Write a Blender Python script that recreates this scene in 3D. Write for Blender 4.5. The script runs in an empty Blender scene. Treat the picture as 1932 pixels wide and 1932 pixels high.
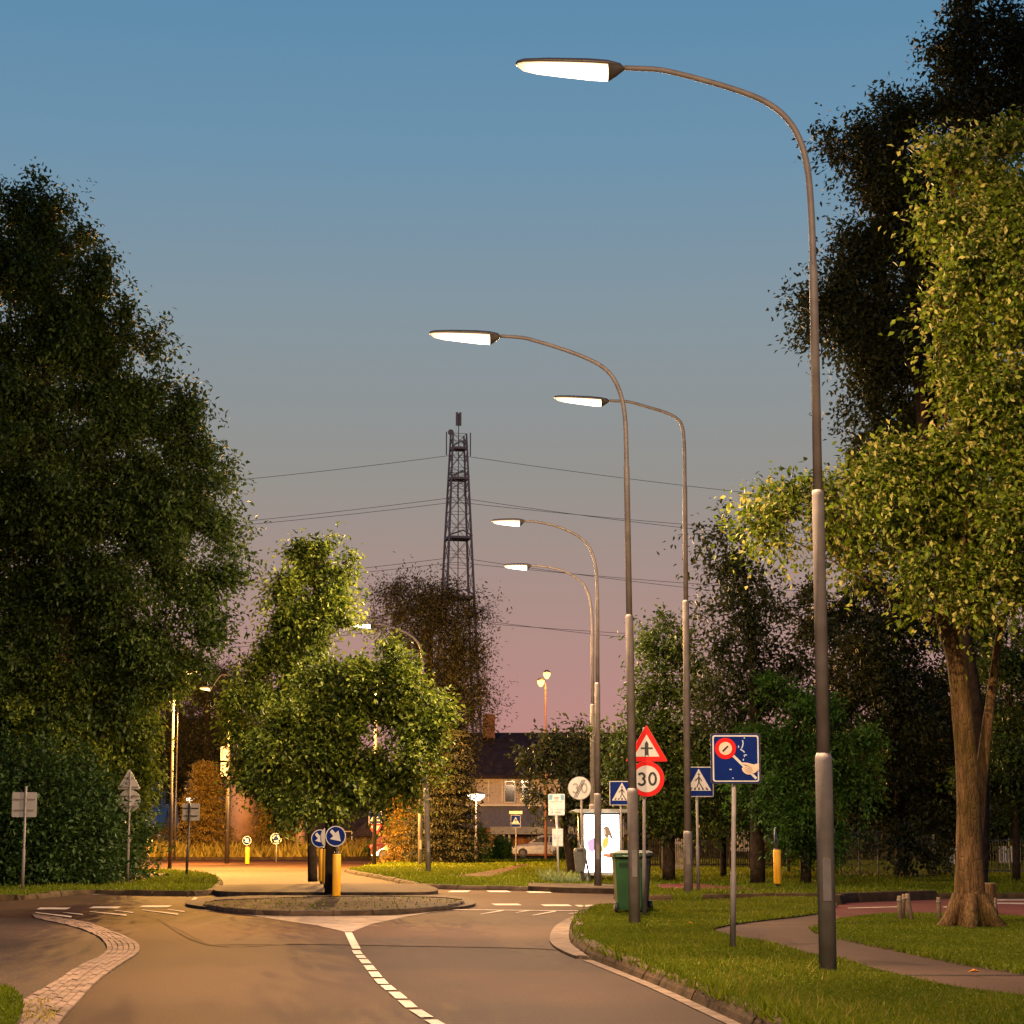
import bpy, math, random
import numpy as np
from mathutils import Vector
rng = np.random.default_rng(11)
random.seed(5)
S = bpy.context.scene
COL = S.collection
# ---------------------------------------------------------------- camera
F, CX, CY, EYE = 3900.0, 966.0, 966.0, 1.5          # focal length and centre, in units of a 1932 px wide picture
PITCH = math.atan(609 / F)
cam = bpy.data.objects.new('camera', bpy.data.cameras.new('camera'))
COL.objects.link(cam)
cam.data.sensor_width = 36.0
cam.data.lens = 36.0 * F / 1932.0
cam.data.clip_start = 0.1
cam.data.clip_end = 6000
cam.location = (0, 0, EYE)
cam.rotation_euler = (math.pi / 2 + PITCH, 0, 0)
S.camera = cam
# ---------------------------------------------------------------- sky (dusk after sunset: blue above, pink at the horizon)
def lin(c):
    return tuple(((v / 255.0) / 12.92 if v / 255.0 <= .04045 else ((v / 255.0 + .055) / 1.055) ** 2.4) for v in c)
W = bpy.data.worlds.new('World'); S.world = W; W.use_nodes = True
nt = W.node_tree; nt.nodes.clear()
tc = nt.nodes.new('ShaderNodeTexCoord'); sx = nt.nodes.new('ShaderNodeSeparateXYZ')
rp = nt.nodes.new('ShaderNodeValToRGB'); bg = nt.nodes.new('ShaderNodeBackground'); wo = nt.nodes.new('ShaderNodeOutputWorld')
nt.links.new(tc.outputs['Generated'], sx.inputs[0]); nt.links.new(sx.outputs['Z'], rp.inputs[0])
nt.links.new(rp.outputs[0], bg.inputs[0]); nt.links.new(bg.outputs[0], wo.inputs[0])
stops = [(0.0, (186, 126, 124)), (.055, (189, 139, 132)), (.115, (170, 143, 135)), (.17, (149, 146, 141)), (.246, (134, 150, 159)),
         (.32, (110, 147, 173)), (.40, (90, 138, 172)), (.7, (58, 104, 158)), (1.0, (44, 84, 138))]
el = rp.color_ramp.elements
el[0].position = stops[0][0]; el[0].color = (*lin(stops[0][1]), 1)
el[1].position = 1.0; el[1].color = (*lin(stops[-1][1]), 1)
for p, c in stops[1:-1]:
    e = el.new(p); e.color = (*lin(c), 1)
bg.inputs[1].default_value = 1.0
S.view_settings.view_transform = 'Standard'; S.view_settings.look = 'None'
S.view_settings.exposure = 0.0; S.view_settings.gamma = 1.0; S.view_settings.use_curve_mapping = False
S.cycles.use_denoising = True
S.cycles.max_bounces = 5; S.cycles.diffuse_bounces = 3; S.cycles.glossy_bounces = 2; S.cycles.transmission_bounces = 4
S.cycles.transparent_max_bounces = 8
S.cycles.caustics_reflective = False; S.cycles.caustics_refractive = False
S.cycles.sample_clamp_indirect = 4.0
WARM = (1.0, .66, .38); SODIUM = (1.0, .46, .09)
LAMP_W = 13000.0; SODIUM_W = 75000.0
# ---------------------------------------------------------------- pixel <-> world, used only to survey real positions
CT, ST = math.cos(PITCH), math.sin(PITCH)
def ray(x, y):
    u, v = (x - CX) / F, (CY - y) / F
    return Vector((u, CT - v * ST, ST + v * CT))
def G(x, y, z=0.0):                     # the point of the level z seen at x, y
    r = ray(x, y); return Vector((0, 0, EYE)) + r * ((z - EYE) / r.z)
def P(x, y, d):                         # the point at distance d seen at x, y
    r = ray(x, y); return Vector((0, 0, EYE)) + r * (d / r.y)
def ppm(d): return F / d
# ---------------------------------------------------------------- materials
MATS = {}
def mat(name, col, rough=.6, metal=0.0, col2=None, scale=8.0, bump=0.0, bscale=None, emit=None, estr=0.0, spec=.5, detail=4.0, lo=.35, hi=.65, coat=0.0):
    if name in MATS: return MATS[name]
    m = bpy.data.materials.new(name); m.use_nodes = True; t = m.node_tree; n = t.nodes; b = n['Principled BSDF']
    b.inputs['Base Color'].default_value = (*col, 1); b.inputs['Roughness'].default_value = rough
    b.inputs['Metallic'].default_value = metal; b.inputs['Specular IOR Level'].default_value = spec if rough < .74 or spec != .5 else .08
    if coat: b.inputs['Coat Weight'].default_value = coat; b.inputs['Coat Roughness'].default_value = .08
    if col2 is None and not emit: col2 = tuple(c * .78 for c in col)
    g = n.new('ShaderNodeTexCoord')
    if col2 is not None:
        z = n.new('ShaderNodeTexNoise'); z.inputs['Scale'].default_value = scale; z.inputs['Detail'].default_value = detail
        r = n.new('ShaderNodeValToRGB'); r.color_ramp.elements[0].position = lo; r.color_ramp.elements[1].position = hi
        r.color_ramp.elements[0].color = (*col2, 1); r.color_ramp.elements[1].color = (*col, 1)
        t.links.new(g.outputs['Object'], z.inputs['Vector']); t.links.new(z.outputs['Fac'], r.inputs[0]); t.links.new(r.outputs[0], b.inputs['Base Color'])
    if bump:
        z2 = n.new('ShaderNodeTexNoise'); z2.inputs['Scale'].default_value = bscale or scale * 6; z2.inputs['Detail'].default_value = 3
        bp = n.new('ShaderNodeBump'); bp.inputs['Strength'].default_value = bump; bp.inputs['Distance'].default_value = .02
        t.links.new(g.outputs['Object'], z2.inputs['Vector']); t.links.new(z2.outputs['Fac'], bp.inputs['Height']); t.links.new(bp.outputs[0], b.inputs['Normal'])
    if emit:
        b.inputs['Emission Color'].default_value = (*emit, 1); b.inputs['Emission Strength'].default_value = estr
    MATS[name] = m; return m
def asphalt(name, c1, c2, grain, rough=.78):
    m = bpy.data.materials.new(name); m.use_nodes = True; t = m.node_tree; n = t.nodes; b = n['Principled BSDF']
    g = n.new('ShaderNodeTexCoord')
    def noise(sc, det=4, stretch=None):
        z = n.new('ShaderNodeTexNoise'); z.inputs['Scale'].default_value = sc; z.inputs['Detail'].default_value = det
        if stretch:
            mp = n.new('ShaderNodeMapping'); mp.inputs['Scale'].default_value = stretch
            t.links.new(g.outputs['Object'], mp.inputs[0]); t.links.new(mp.outputs[0], z.inputs['Vector'])
        else: t.links.new(g.outputs['Object'], z.inputs['Vector'])
        return z
    z1 = noise(.5, 5, (1.0, .3, 1)); r1 = n.new('ShaderNodeValToRGB')
    r1.color_ramp.elements[0].position = .35; r1.color_ramp.elements[1].position = .68
    r1.color_ramp.elements[0].color = (*c2, 1); r1.color_ramp.elements[1].color = (*c1, 1)
    t.links.new(z1.outputs['Fac'], r1.inputs[0])
    z2 = noise(grain, 2); r2 = n.new('ShaderNodeValToRGB'); r2.color_ramp.elements[0].position = .3; r2.color_ramp.elements[1].position = .72
    r2.color_ramp.elements[0].color = (.45, .45, .45, 1); r2.color_ramp.elements[1].color = (1.6, 1.6, 1.6, 1)
    t.links.new(z2.outputs['Fac'], r2.inputs[0])
    z3 = noise(6.0, 3); r3 = n.new('ShaderNodeValToRGB'); r3.color_ramp.elements[0].color = (.86, .86, .86, 1); r3.color_ramp.elements[1].color = (1.12, 1.12, 1.12, 1)
    t.links.new(z3.outputs['Fac'], r3.inputs[0])
    mx = n.new('ShaderNodeMix'); mx.data_type = 'RGBA'; mx.blend_type = 'MULTIPLY'; mx.inputs[0].default_value = 1
    t.links.new(r1.outputs[0], mx.inputs[6]); t.links.new(r2.outputs[0], mx.inputs[7])
    my = n.new('ShaderNodeMix'); my.data_type = 'RGBA'; my.blend_type = 'MULTIPLY'; my.inputs[0].default_value = 1
    t.links.new(mx.outputs[2], my.inputs[6]); t.links.new(r3.outputs[0], my.inputs[7]); t.links.new(my.outputs[2], b.inputs['Base Color'])
    b.inputs['Roughness'].default_value = .8; b.inputs['Specular IOR Level'].default_value = .05
    bp = n.new('ShaderNodeBump'); bp.inputs['Strength'].default_value = .35; bp.inputs['Distance'].default_value = .008
    t.links.new(z2.outputs['Fac'], bp.inputs['Height']); t.links.new(bp.outputs[0], b.inputs['Normal'])
    MATS[name] = m; return m
def leafmat(name, c1, c2, trans=.35, spec=.25, c3=None):
    m = bpy.data.materials.new(name); m.use_nodes = True; t = m.node_tree; n = t.nodes; b = n['Principled BSDF']; out = n['Material Output']
    a = n.new('ShaderNodeAttribute'); a.attribute_name = 'rnd'
    r = n.new('ShaderNodeValToRGB'); r.color_ramp.elements[0].color = (*c1, 1); r.color_ramp.elements[1].color = (*c2, 1)
    if c3: r.color_ramp.elements[1].position = .55; e_ = r.color_ramp.elements.new(.72); e_.color = (*c3, 1)
    t.links.new(a.outputs['Fac'], r.inputs[0]); t.links.new(r.outputs[0], b.inputs['Base Color'])
    b.inputs['Roughness'].default_value = .55; b.inputs['Specular IOR Level'].default_value = spec
    tr = n.new('ShaderNodeBsdfTranslucent'); ms = n.new('ShaderNodeMixShader'); ms.inputs[0].default_value = trans
    t.links.new(r.outputs[0], tr.inputs[0]); t.links.new(b.outputs[0], ms.inputs[1]); t.links.new(tr.outputs[0], ms.inputs[2])
    t.links.new(ms.outputs[0], out.inputs[0]); MATS[name] = m; return m
def glass(name, col=(.02, .02, .025), rough=.06):
    return mat(name, col, rough, 0, col2=tuple(c * .8 for c in col), spec=.35)
def emat(name, col, s):
    if name in MATS: return MATS[name]
    m = bpy.data.materials.new(name); m.use_nodes = True; t = m.node_tree; t.nodes.clear()
    e = t.nodes.new('ShaderNodeEmission'); o = t.nodes.new('ShaderNodeOutputMaterial'); e.inputs[0].default_value = (*col, 1); e.inputs[1].default_value = s
    t.links.new(e.outputs[0], o.inputs[0]); MATS[name] = m; return m

M_ROAD = asphalt('asphalt_dark', (.033, .0150, .0070), (.019, .0088, .0044), 55)
M_ROAD2 = asphalt('asphalt_worn', (.042, .0200, .0100), (.028, .0136, .0072), 48)
M_SIDE = asphalt('asphalt_side', (.042, .025, .017), (.023, .014, .0098), 30)
M_PATH = asphalt('path_asphalt', (.056, .031, .020), (.038, .021, .0145), 60)
M_RED = asphalt('red_asphalt', (.10, .026, .022), (.07, .019, .017), 60)
M_CONC = mat('concrete_kerb', (.060, .040, .027), .85, col2=(.027, .018, .012), scale=3.0, bump=.4, bscale=40)
M_CONC2 = mat('concrete_pale', (.14, .096, .070), .85, col2=(.075, .052, .037), scale=4.0, bump=.3, bscale=50)
M_KERBD = mat('kerb_mossy', (.068, .042, .022), .9, col2=(.026, .018, .008), scale=2.6, bump=.6, bscale=30)
M_BRICK = mat('brick_paver', (.17, .112, .083), .85, col2=(.085, .056, .041), scale=2.2, bump=.35, bscale=45)
M_DKPAV = mat('island_paving', (.040, .025, .016), .9, col2=(.013, .009, .006), scale=2.0, bump=.5, bscale=20)
M_WHITE = mat('road_paint', (.33, .26, .21), .75, col2=(.17, .13, .105), scale=5.0, lo=.3, hi=.5)
M_PAINTW = mat('worn_white_paint', (.17, .125, .098), .8, col2=(.085, .061, .047), scale=2.0, lo=.3, hi=.62)
M_GRASSG = mat('grass_soil', (.052, .060, .005), .95, col2=(.034, .036, .004), scale=1.2, bump=.7, bscale=30)
M_GROUND = mat('far_ground', (.045, .05, .014), .95, col2=(.025, .028, .01), scale=.15)
M_SOIL = mat('soil', (.07, .05, .03), .95, col2=(.035, .025, .016), scale=3.0, bump=.7)
M_GALV = mat('galvanised_steel', (.19, .16, .14), .6, 0.0, col2=(.14, .115, .10), scale=5.0, bump=.08, bscale=60)
M_GALVD = mat('weathered_steel', (.19, .16, .14), .6, 0.0, col2=(.13, .11, .095), scale=6.0, bump=.1, bscale=50)
M_DARK = mat('dark_painted_steel', (.026, .020, .017), .5, .0, col2=(.016, .013, .012), scale=4)
M_HOOD = mat('lamp_hood', (.10, .085, .07), .5, .3)
def bulbmat(name, cool, hotc, lo, hi):
    m = bpy.data.materials.new(name); m.use_nodes = True; t = m.node_tree; t.nodes.clear(); e = t.nodes.new('ShaderNodeEmission'); o = t.nodes.new('ShaderNodeOutputMaterial')
    a = t.nodes.new('ShaderNodeAttribute'); a.attribute_name = 'hot'; r = t.nodes.new('ShaderNodeValToRGB'); r.color_ramp.elements[0].color = (*cool, 1); r.color_ramp.elements[1].color = (*hotc, 1)
    ma = t.nodes.new('ShaderNodeMapRange'); ma.inputs['To Min'].default_value = lo; ma.inputs['To Max'].default_value = hi
    t.links.new(a.outputs['Fac'], r.inputs[0]); t.links.new(a.outputs['Fac'], ma.inputs['Value']); t.links.new(r.outputs[0], e.inputs[0]); t.links.new(ma.outputs[0], e.inputs[1]); t.links.new(e.outputs[0], o.inputs[0]); MATS[name] = m; return m
M_BULB = bulbmat('lamp_glass_lit', (1.0, .66, .34), (1.0, .86, .66), .8, 7.0)
M_BULBO = bulbmat('sodium_glass_lit', (1.0, .45, .10), (1.0, .60, .20), 1.4, 6.0)
M_LANT = emat('lantern_glass_lit', (1.0, .84, .6), 5.0); M_LANTO = emat('lantern_glass_orange', (1.0, .55, .15), 4.0)
M_SW = mat('sign_white', (.52, .49, .45), .5, col2=(.44, .41, .37), scale=7)
M_SR = mat('sign_red', (.58, .006, .004), .45, col2=(.47, .006, .004), scale=6, spec=.2)
M_SB = mat('sign_blue', (.001, .014, .125), .5, col2=(.001, .011, .10), scale=6, spec=.1)
M_SK = mat('sign_black', (.012, .010, .009), .5)
M_SG = mat('sign_grey', (.27, .24, .21), .5)
M_SBACK = mat('sign_back', (.26, .235, .21), .55, .15, col2=(.29, .265, .24), scale=5)
M_SKIN = mat('sign_beige', (.66, .50, .36), .45)
M_SCR = mat('scratched_film', (.42, .50, .66), .5)
M_YEL = mat('bollard_yellow', (.70, .36, .012), .45, col2=(.60, .29, .010), scale=3)
M_BIN = mat('green_plastic', (.022, .085, .026), .45, col2=(.016, .062, .02), scale=3)
M_BLACK = mat('black_plastic', (.018, .017, .017), .5)
def barkmat(name, c1, c2, c3):
    m = bpy.data.materials.new(name); m.use_nodes = True; t = m.node_tree; n = t.nodes; b = n['Principled BSDF']; g = n.new('ShaderNodeTexCoord')
    mp = n.new('ShaderNodeMapping'); mp.inputs['Scale'].default_value = (9, 9, 2.2); t.links.new(g.outputs['Object'], mp.inputs[0])
    v = n.new('ShaderNodeTexVoronoi'); v.feature = 'DISTANCE_TO_EDGE'; v.inputs['Scale'].default_value = 2.2; t.links.new(mp.outputs[0], v.inputs['Vector'])
    z = n.new('ShaderNodeTexNoise'); z.inputs['Scale'].default_value = 1.6; z.inputs['Detail'].default_value = 8; z.inputs['Roughness'].default_value = .7; t.links.new(mp.outputs[0], z.inputs['Vector'])
    z2 = n.new('ShaderNodeTexNoise'); z2.inputs['Scale'].default_value = 1.3; z2.inputs['Detail'].default_value = 5; t.links.new(g.outputs['Object'], z2.inputs['Vector'])
    r = n.new('ShaderNodeValToRGB'); r.color_ramp.elements[0].position = .36; r.color_ramp.elements[1].position = .64; r.color_ramp.elements[0].color = (*c2, 1); r.color_ramp.elements[1].color = (*c1, 1); t.links.new(z.outputs['Fac'], r.inputs[0])
    r2 = n.new('ShaderNodeValToRGB'); r2.color_ramp.elements[0].position = .45; r2.color_ramp.elements[1].position = .66; r2.color_ramp.elements[0].color = (1, 1, 1, 1); r2.color_ramp.elements[1].color = (*c3, 1); t.links.new(z2.outputs['Fac'], r2.inputs[0])
    mx = n.new('ShaderNodeMix'); mx.data_type = 'RGBA'; mx.blend_type = 'MULTIPLY'; mx.inputs[0].default_value = 1; t.links.new(r.outputs[0], mx.inputs[6]); t.links.new(r2.outputs[0], mx.inputs[7]); t.links.new(mx.outputs[2], b.inputs['Base Color'])
    ad = n.new('ShaderNodeMath'); ad.operation = 'ADD'; cl_ = n.new('ShaderNodeMath'); cl_.operation = 'MINIMUM'; cl_.inputs[1].default_value = .12; t.links.new(v.outputs['Distance'], cl_.inputs[0])
    ml = n.new('ShaderNodeMath'); ml.operation = 'MULTIPLY'; ml.inputs[1].default_value = 4; t.links.new(cl_.outputs[0], ml.inputs[0]); t.links.new(ml.outputs[0], ad.inputs[0]); t.links.new(z.outputs['Fac'], ad.inputs[1])
    bp = n.new('ShaderNodeBump'); bp.inputs['Strength'].default_value = .9; bp.inputs['Distance'].default_value = .03; t.links.new(ad.outputs[0], bp.inputs['Height']); t.links.new(bp.outputs[0], b.inputs['Normal'])
    b.inputs['Roughness'].default_value = .95; b.inputs['Specular IOR Level'].default_value = .1; MATS[name] = m; return m
M_BARK = barkmat('bark_brown', (.20, .112, .046), (.075, .042, .018), (.62, .72, .45))
M_BARKD = mat('bark_dark', (.032, .021, .013), .95, col2=(.016, .011, .007), scale=6.0, bump=.9, bscale=18)
M_WOOD = mat('weathered_wood', (.30, .22, .14), .9, col2=(.17, .12, .075), scale=5, bump=.5)
M_WOODD = mat('dark_timber', (.055, .036, .022), .9, col2=(.03, .02, .013), scale=5, bump=.5)
M_LEAF_L = leafmat('leaf_deep_green', (.012, .026, .004), (.055, .088, .008))
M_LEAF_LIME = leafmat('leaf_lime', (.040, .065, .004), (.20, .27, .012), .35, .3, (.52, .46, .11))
M_LEAF_DK = leafmat('leaf_dark', (.012, .017, .005), (.042, .046, .009))
M_LEAF_BR = leafmat('leaf_bright', (.020, .060, .007), (.075, .16, .014), .4)
M_LEAF_MID = leafmat('leaf_mid', (.012, .026, .003), (.11, .155, .010), .35, .3, (.20, .23, .024))
M_LEAF_PARK = leafmat('leaf_park', (.012, .026, .003), (.075, .105, .009), .3)
M_CONIF = leafmat('needle_dark', (.016, .018, .009), (.05, .045, .016), .2)
M_CONIFO = leafmat('needle_sodium_lit', (.13, .09, .016), (.32, .20, .034), .25)  # orange sodium lamplight is put into the needle colour
M_HEDGE = leafmat('leaf_hedge', (.010, .030, .005), (.045, .085, .014), .3)
M_STRAW = leafmat('grass_straw', (.20, .15, .02), (.42, .32, .055), .35)
M_BLADE = leafmat('grass_blade', (.052, .076, .003), (.150, .170, .009), .35, .08)
M_STRAWG = leafmat('grass_dry', (.07, .085, .006), (.24, .19, .03), .35, .08)
M_WEED = leafmat('weed_green', (.10, .14, .05), (.22, .27, .10), .35)
# ---------------------------------------------------------------- mesh helpers
class MB:
    def __init__(s): s.v = []; s.f = []; s.mi = []; s.mats = []
    def m(s, mt):
        if mt not in s.mats: s.mats.append(mt)
        return s.mats.index(mt)
    def add(s, vs, fs, mt):
        o = len(s.v); k = s.m(mt); s.v += [tuple(v) for v in vs]
        for f in fs: s.f.append([i + o for i in f]); s.mi.append(k)
    def box(s, c, d, mt, rz=0, rx=0):
        cx, cy, cz = c; hx, hy, hz = d[0] / 2, d[1] / 2, d[2] / 2; vs = []
        for z in (-hz, hz):
            for x, y in ((-hx, -hy), (hx, -hy), (hx, hy), (-hx, hy)):
                a, b2, e = x, y, z
                if rx: b2, e = b2 * math.cos(rx) - e * math.sin(rx), b2 * math.sin(rx) + e * math.cos(rx)
                if rz: a, b2 = a * math.cos(rz) - b2 * math.sin(rz), a * math.sin(rz) + b2 * math.cos(rz)
                vs.append((cx + a, cy + b2, cz + e))
        s.add(vs, [(3, 2, 1, 0), (4, 5, 6, 7), (0, 1, 5, 4), (1, 2, 6, 5), (2, 3, 7, 6), (3, 0, 4, 7)], mt)
    def tube(s, pts, rad, mt, n=10, cap=True, wob=0.0):
        pts = [Vector(p) for p in pts]
        if not isinstance(rad, (list, tuple)): rad = [rad] * len(pts)
        o = len(s.v); k = s.m(mt); prev = None
        for i, p in enumerate(pts):
            t = (pts[min(i + 1, len(pts) - 1)] - pts[max(i - 1, 0)])
            if t.length < 1e-9: t = Vector((0, 0, 1))
            t.normalize()
            if prev is None:
                a = t.orthogonal().normalized()
                if abs(t.z) > .9: a = (Vector((1, 0, 0)) - t * t.x).normalized()
            else: a = (prev - t * prev.dot(t)).normalized()
            prev = a; b = t.cross(a)
            for j in range(n):
                g = 2 * math.pi * j / n
                r = rad[i] * (1 + (wob * math.sin(3 * g + i * .6) + wob * .6 * math.sin(5 * g - i) if wob else 0))
                s.v.append(tuple(p + a * (r * math.cos(g)) + b * (r * math.sin(g))))
        for i in range(len(pts) - 1):
            for j in range(n):
                j2 = (j + 1) % n
                s.f.append([o + i * n + j, o + i * n + j2, o + (i + 1) * n + j2, o + (i + 1) * n + j]); s.mi.append(k)
        if cap:
            s.f.append([o + j for j in range(n)][::-1]); s.mi.append(k)
            s.f.append([o + (len(pts) - 1) * n + j for j in range(n)]); s.mi.append(k)
    def prism(s, pts, z0, z1, mt, top=None):                        # level outline, extruded upwards
        n = len(pts); lo = [(p[0], p[1], z0) for p in pts]; hi = [(p[0], p[1], z1) for p in pts]
        o = len(s.v); s.v += lo + hi; k = s.m(mt); kt = s.m(top or mt)
        s.f.append([o + n + i for i in range(n)]); s.mi.append(kt)
        s.f.append([o + i for i in range(n)][::-1]); s.mi.append(k)
        for i in range(n):
            j = (i + 1) % n; s.f.append([o + i, o + j, o + n + j, o + n + i]); s.mi.append(k)
    def plate(s, pts, y0, y1, mt, x0=0, z0=0):                      # upright outline (u, v), thickness from y0 to y1
        n = len(pts); o = len(s.v); k = s.m(mt)
        s.v += [(x0 + u, y0, z0 + v) for u, v in pts] + [(x0 + u, y1, z0 + v) for u, v in pts]
        s.f.append([o + i for i in range(n)]); s.mi.append(k); s.f.append([o + n + i for i in range(n)][::-1]); s.mi.append(k)
        for i in range(n):
            j = (i + 1) % n; s.f.append([o + j, o + i, o + n + i, o + n + j]); s.mi.append(k)
    def sheet(s, pts, z, mt):
        o = len(s.v); s.v += [(p[0], p[1], z) for p in pts]; s.f.append([o + i for i in range(len(pts))]); s.mi.append(s.m(mt))
    def build(s, name, parent=None, smooth=False, loc=None):
        me = bpy.data.meshes.new(name); me.from_pydata(s.v, [], s.f)
        for mt in s.mats: me.materials.append(mt)
        me.polygons.foreach_set('material_index', s.mi)
        if smooth:
            me.polygons.foreach_set('use_smooth', [len(f) <= 4 for f in s.f])
        me.update(); o = bpy.data.objects.new(name, me); COL.objects.link(o)
        if parent is not None: o.parent = parent
        if loc is not None: o.location = loc
        return o
def tag(o, label, cat=None, group=None, kind=None):
    if label: o['label'] = label
    if cat: o['category'] = cat
    if group: o['group'] = group
    if kind: o['kind'] = kind
    return o
def thing(name, label, cat, loc, group=None, rz=0):
    o = bpy.data.objects.new(name, None); o.empty_display_size = .3; COL.objects.link(o); o.location = loc; o.rotation_euler = (0, 0, rz)
    return tag(o, label, cat, group)
def struct(o, label=None): o['kind'] = 'structure'; 
def light(parent, loc, power, col, radius=.12, name='lamp_light'):
    l = bpy.data.lights.new(name, 'POINT'); l.energy = power; l.color = col; l.shadow_soft_size = radius
    o = bpy.data.objects.new(name, l); COL.objects.link(o); o.location = loc; o.parent = parent; return o
def downlight(parent, loc, power, col, radius=.05, sx=-1):
    """street luminaire: two wide beams, up and down the road, little light towards its own pole"""
    for sg in (-1, 0, 1):
        l = bpy.data.lights.new('lamp_beam', 'SPOT'); l.energy = power * (.55 if sg else .3); l.color = col; l.shadow_soft_size = radius; l.spot_size = math.radians(140); l.spot_blend = .25
        o = bpy.data.objects.new('lamp_beam', l); COL.objects.link(o); o.location = loc; o.parent = parent
        o.rotation_euler = Vector(((.2 if sg else 1) * sx * math.cos(math.radians(38)), sg * .98 * math.cos(math.radians(38)), -math.sin(math.radians(38)))).to_track_quat('-Z', 'Y').to_euler()
    pass
def spline(pts, n=8, closed=False):
    P_ = [Vector(p) for p in pts]; out = []; L = len(P_)
    rng_ = range(L if closed else L - 1)
    for i in rng_:
        a = P_[(i - 1) % L] if closed or i > 0 else P_[0] * 2 - P_[1]
        b = P_[i]; c = P_[(i + 1) % L]
        d = P_[(i + 2) % L] if closed or i < L - 2 else P_[-1] * 2 - P_[-2]
        for j in range(n):
            t = j / n
            out.append(.5 * ((2 * b) + (c - a) * t + (2 * a - 5 * b + 4 * c - d) * t * t + (3 * b - a - 3 * c + d) * t ** 3))
    if not closed: out.append(P_[-1].copy())
    return out
def resample(pts, step):
    out = [pts[0].copy()]; acc = 0.0
    for a, b in zip(pts, pts[1:]):
        L = (b - a).length; t = step - acc
        while t <= L:
            out.append(a + (b - a) * (t / L)); t += step
        acc = L - (t - step)
    return out
def gp(lst, z=0.0): return [G(x, y, z) for x, y in lst]
def offset(pts, d):
    out = []
    for i, p in enumerate(pts):
        t = pts[min(i + 1, len(pts) - 1)] - pts[max(i - 1, 0)]; t = Vector((t.x, t.y, 0)).normalized(); out.append(p + Vector((t.y, -t.x, 0)) * d)
    return out
# ================================================================ THE SETTING
b = MB(); b.sheet([(-2500, -300), (2500, -300), (2500, 4500), (-2500, 4500)], -.06, M_GROUND)
struct(b.build('ground'))
b = MB(); b.sheet([(-70, -12), (60, -12), (60, 126), (-70, 126)], 0.0, M_ROAD); struct(b.build('road'))
# lighter asphalt of the crossing beyond the seam
worn = gp([(312, 1741), (393, 1783), (560, 1782), (800, 1786), (1000, 1790), (1140, 1800), (1300, 1790), (1500, 1700), (1300, 1690), (850, 1660), (500, 1700), (380, 1716)])
b = MB(); b.sheet(worn, .004, M_ROAD2); struct(b.build('crossing_asphalt'))
seam = spline(gp([(300, 1735), (393, 1783), (560, 1782), (800, 1786), (1000, 1790), (1150, 1798)]), 4)
b = MB(); l1, l2 = offset(seam, .03), offset(seam, -.03); b.sheet(l1 + l2[::-1], .0075, M_ROAD); struct(b.build('road_seam'))
# side road on the left
band_r = spline(gp([(60, 2010), (114, 1932), (147, 1894), (187, 1851), (234, 1817), (258, 1802), (264, 1790), (254, 1777), (214, 1760), (167, 1743), (120, 1734), (60, 1727)]), 6)
band_l = spline(gp([(-60, 1960), (0, 1915), (57, 1882), (110, 1851), (151, 1824), (191, 1805), (201, 1792), (194, 1777), (174, 1763), (134, 1749), (67, 1734)]), 6)
b = MB(); b.sheet(band_l + gp([(-400, 1726), (-900, 1760), (-900, 2100)]), .006, M_SIDE); struct(b.build('side_road'))
# grass verges, footpaths and cycle path on the right
kerb_r = spline(gp([(1150, 1706), (1113, 1713), (1100, 1727), (1096, 1742), (1101, 1766), (1135, 1788), (1144, 1793), (1267, 1836), (1391, 1885), (1483, 1922), (1600, 1972), (1900, 2110)], .12), 6)
path_lo = spline(gp([(1344, 1754), (1352, 1760), (1395, 1770), (1446, 1782), (1548, 1806), (1636, 1826), (1718, 1850), (1820, 1867), (1932, 1884), (2300, 1950)], .12), 5)
path_up = spline(gp([(1344, 1754), (1352, 1750), (1380, 1744), (1437, 1736), (1500, 1729), (1545, 1722), (1572, 1714), (1580, 1703)], .12), 5)
verge_near = kerb_r + [Vector((9, 9, 0)), Vector((9, 14, 0))] + path_lo[::-1] + path_up + gp([(1541, 1692), (1380, 1696), (1221, 1701)], .12)
b = MB(); b.prism(verge_near, -.05, .12, M_SOIL, M_GRASSG); struct(b.build('grass_verge'))
pav = gp([(1340, 1752)], .10) + gp([(1580, 1700), (1932, 1694), (2600, 1690)], .1) + [Vector((30, 11, 0)), Vector((4.6, 11, 0)), Vector((4.3, 18, 0)), Vector((3.7, 24, 0))] + gp([(1400, 1785)], .1)
b = MB(); b.prism(pav, -.04, .10, M_PATH); struct(b.build('footpath'))
tg_lo = spline(gp([(1536, 1750), (1545, 1757), (1582, 1768), (1650, 1782), (1718, 1795), (1820, 1816), (1932, 1833), (2400, 1905)], .125), 5)
tg_up = spline(gp([(1536, 1750), (1548, 1745), (1599, 1731), (1684, 1724), (1769, 1726), (1932, 1730), (2400, 1740)], .125), 5)
tree_lawn = tg_lo + tg_up[::-1][:-1]
b = MB(); b.prism(tree_lawn, 0, .125, M_SOIL, M_GRASSG); struct(b.build('tree_lawn'))
red = gp([(1548, 1722), (1578, 1711), (1590, 1704), (1760, 1698), (2400, 1694), (2400, 1750), (1769, 1730), (1684, 1728), (1599, 1736), (1552, 1747)], .104)
b = MB(); b.sheet(red, .104, M_RED); struct(b.build('cycle_path'))
b = MB()
for q in ([(1600, 1712.5), (1700, 1710), (1700, 1711.5), (1600, 1714)], [(1780, 1710), (1830, 1712), (1830, 1714), (1780, 1712)], [(1880, 1702), (1960, 1704), (1960, 1707), (1880, 1705)], [(1870, 1697), (1990, 1697), (1990, 1699), (1870, 1699)]):
    b.sheet(gp(q, .108), .109, M_WHITE)
struct(b.build('cycle_path_markings'))
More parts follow.
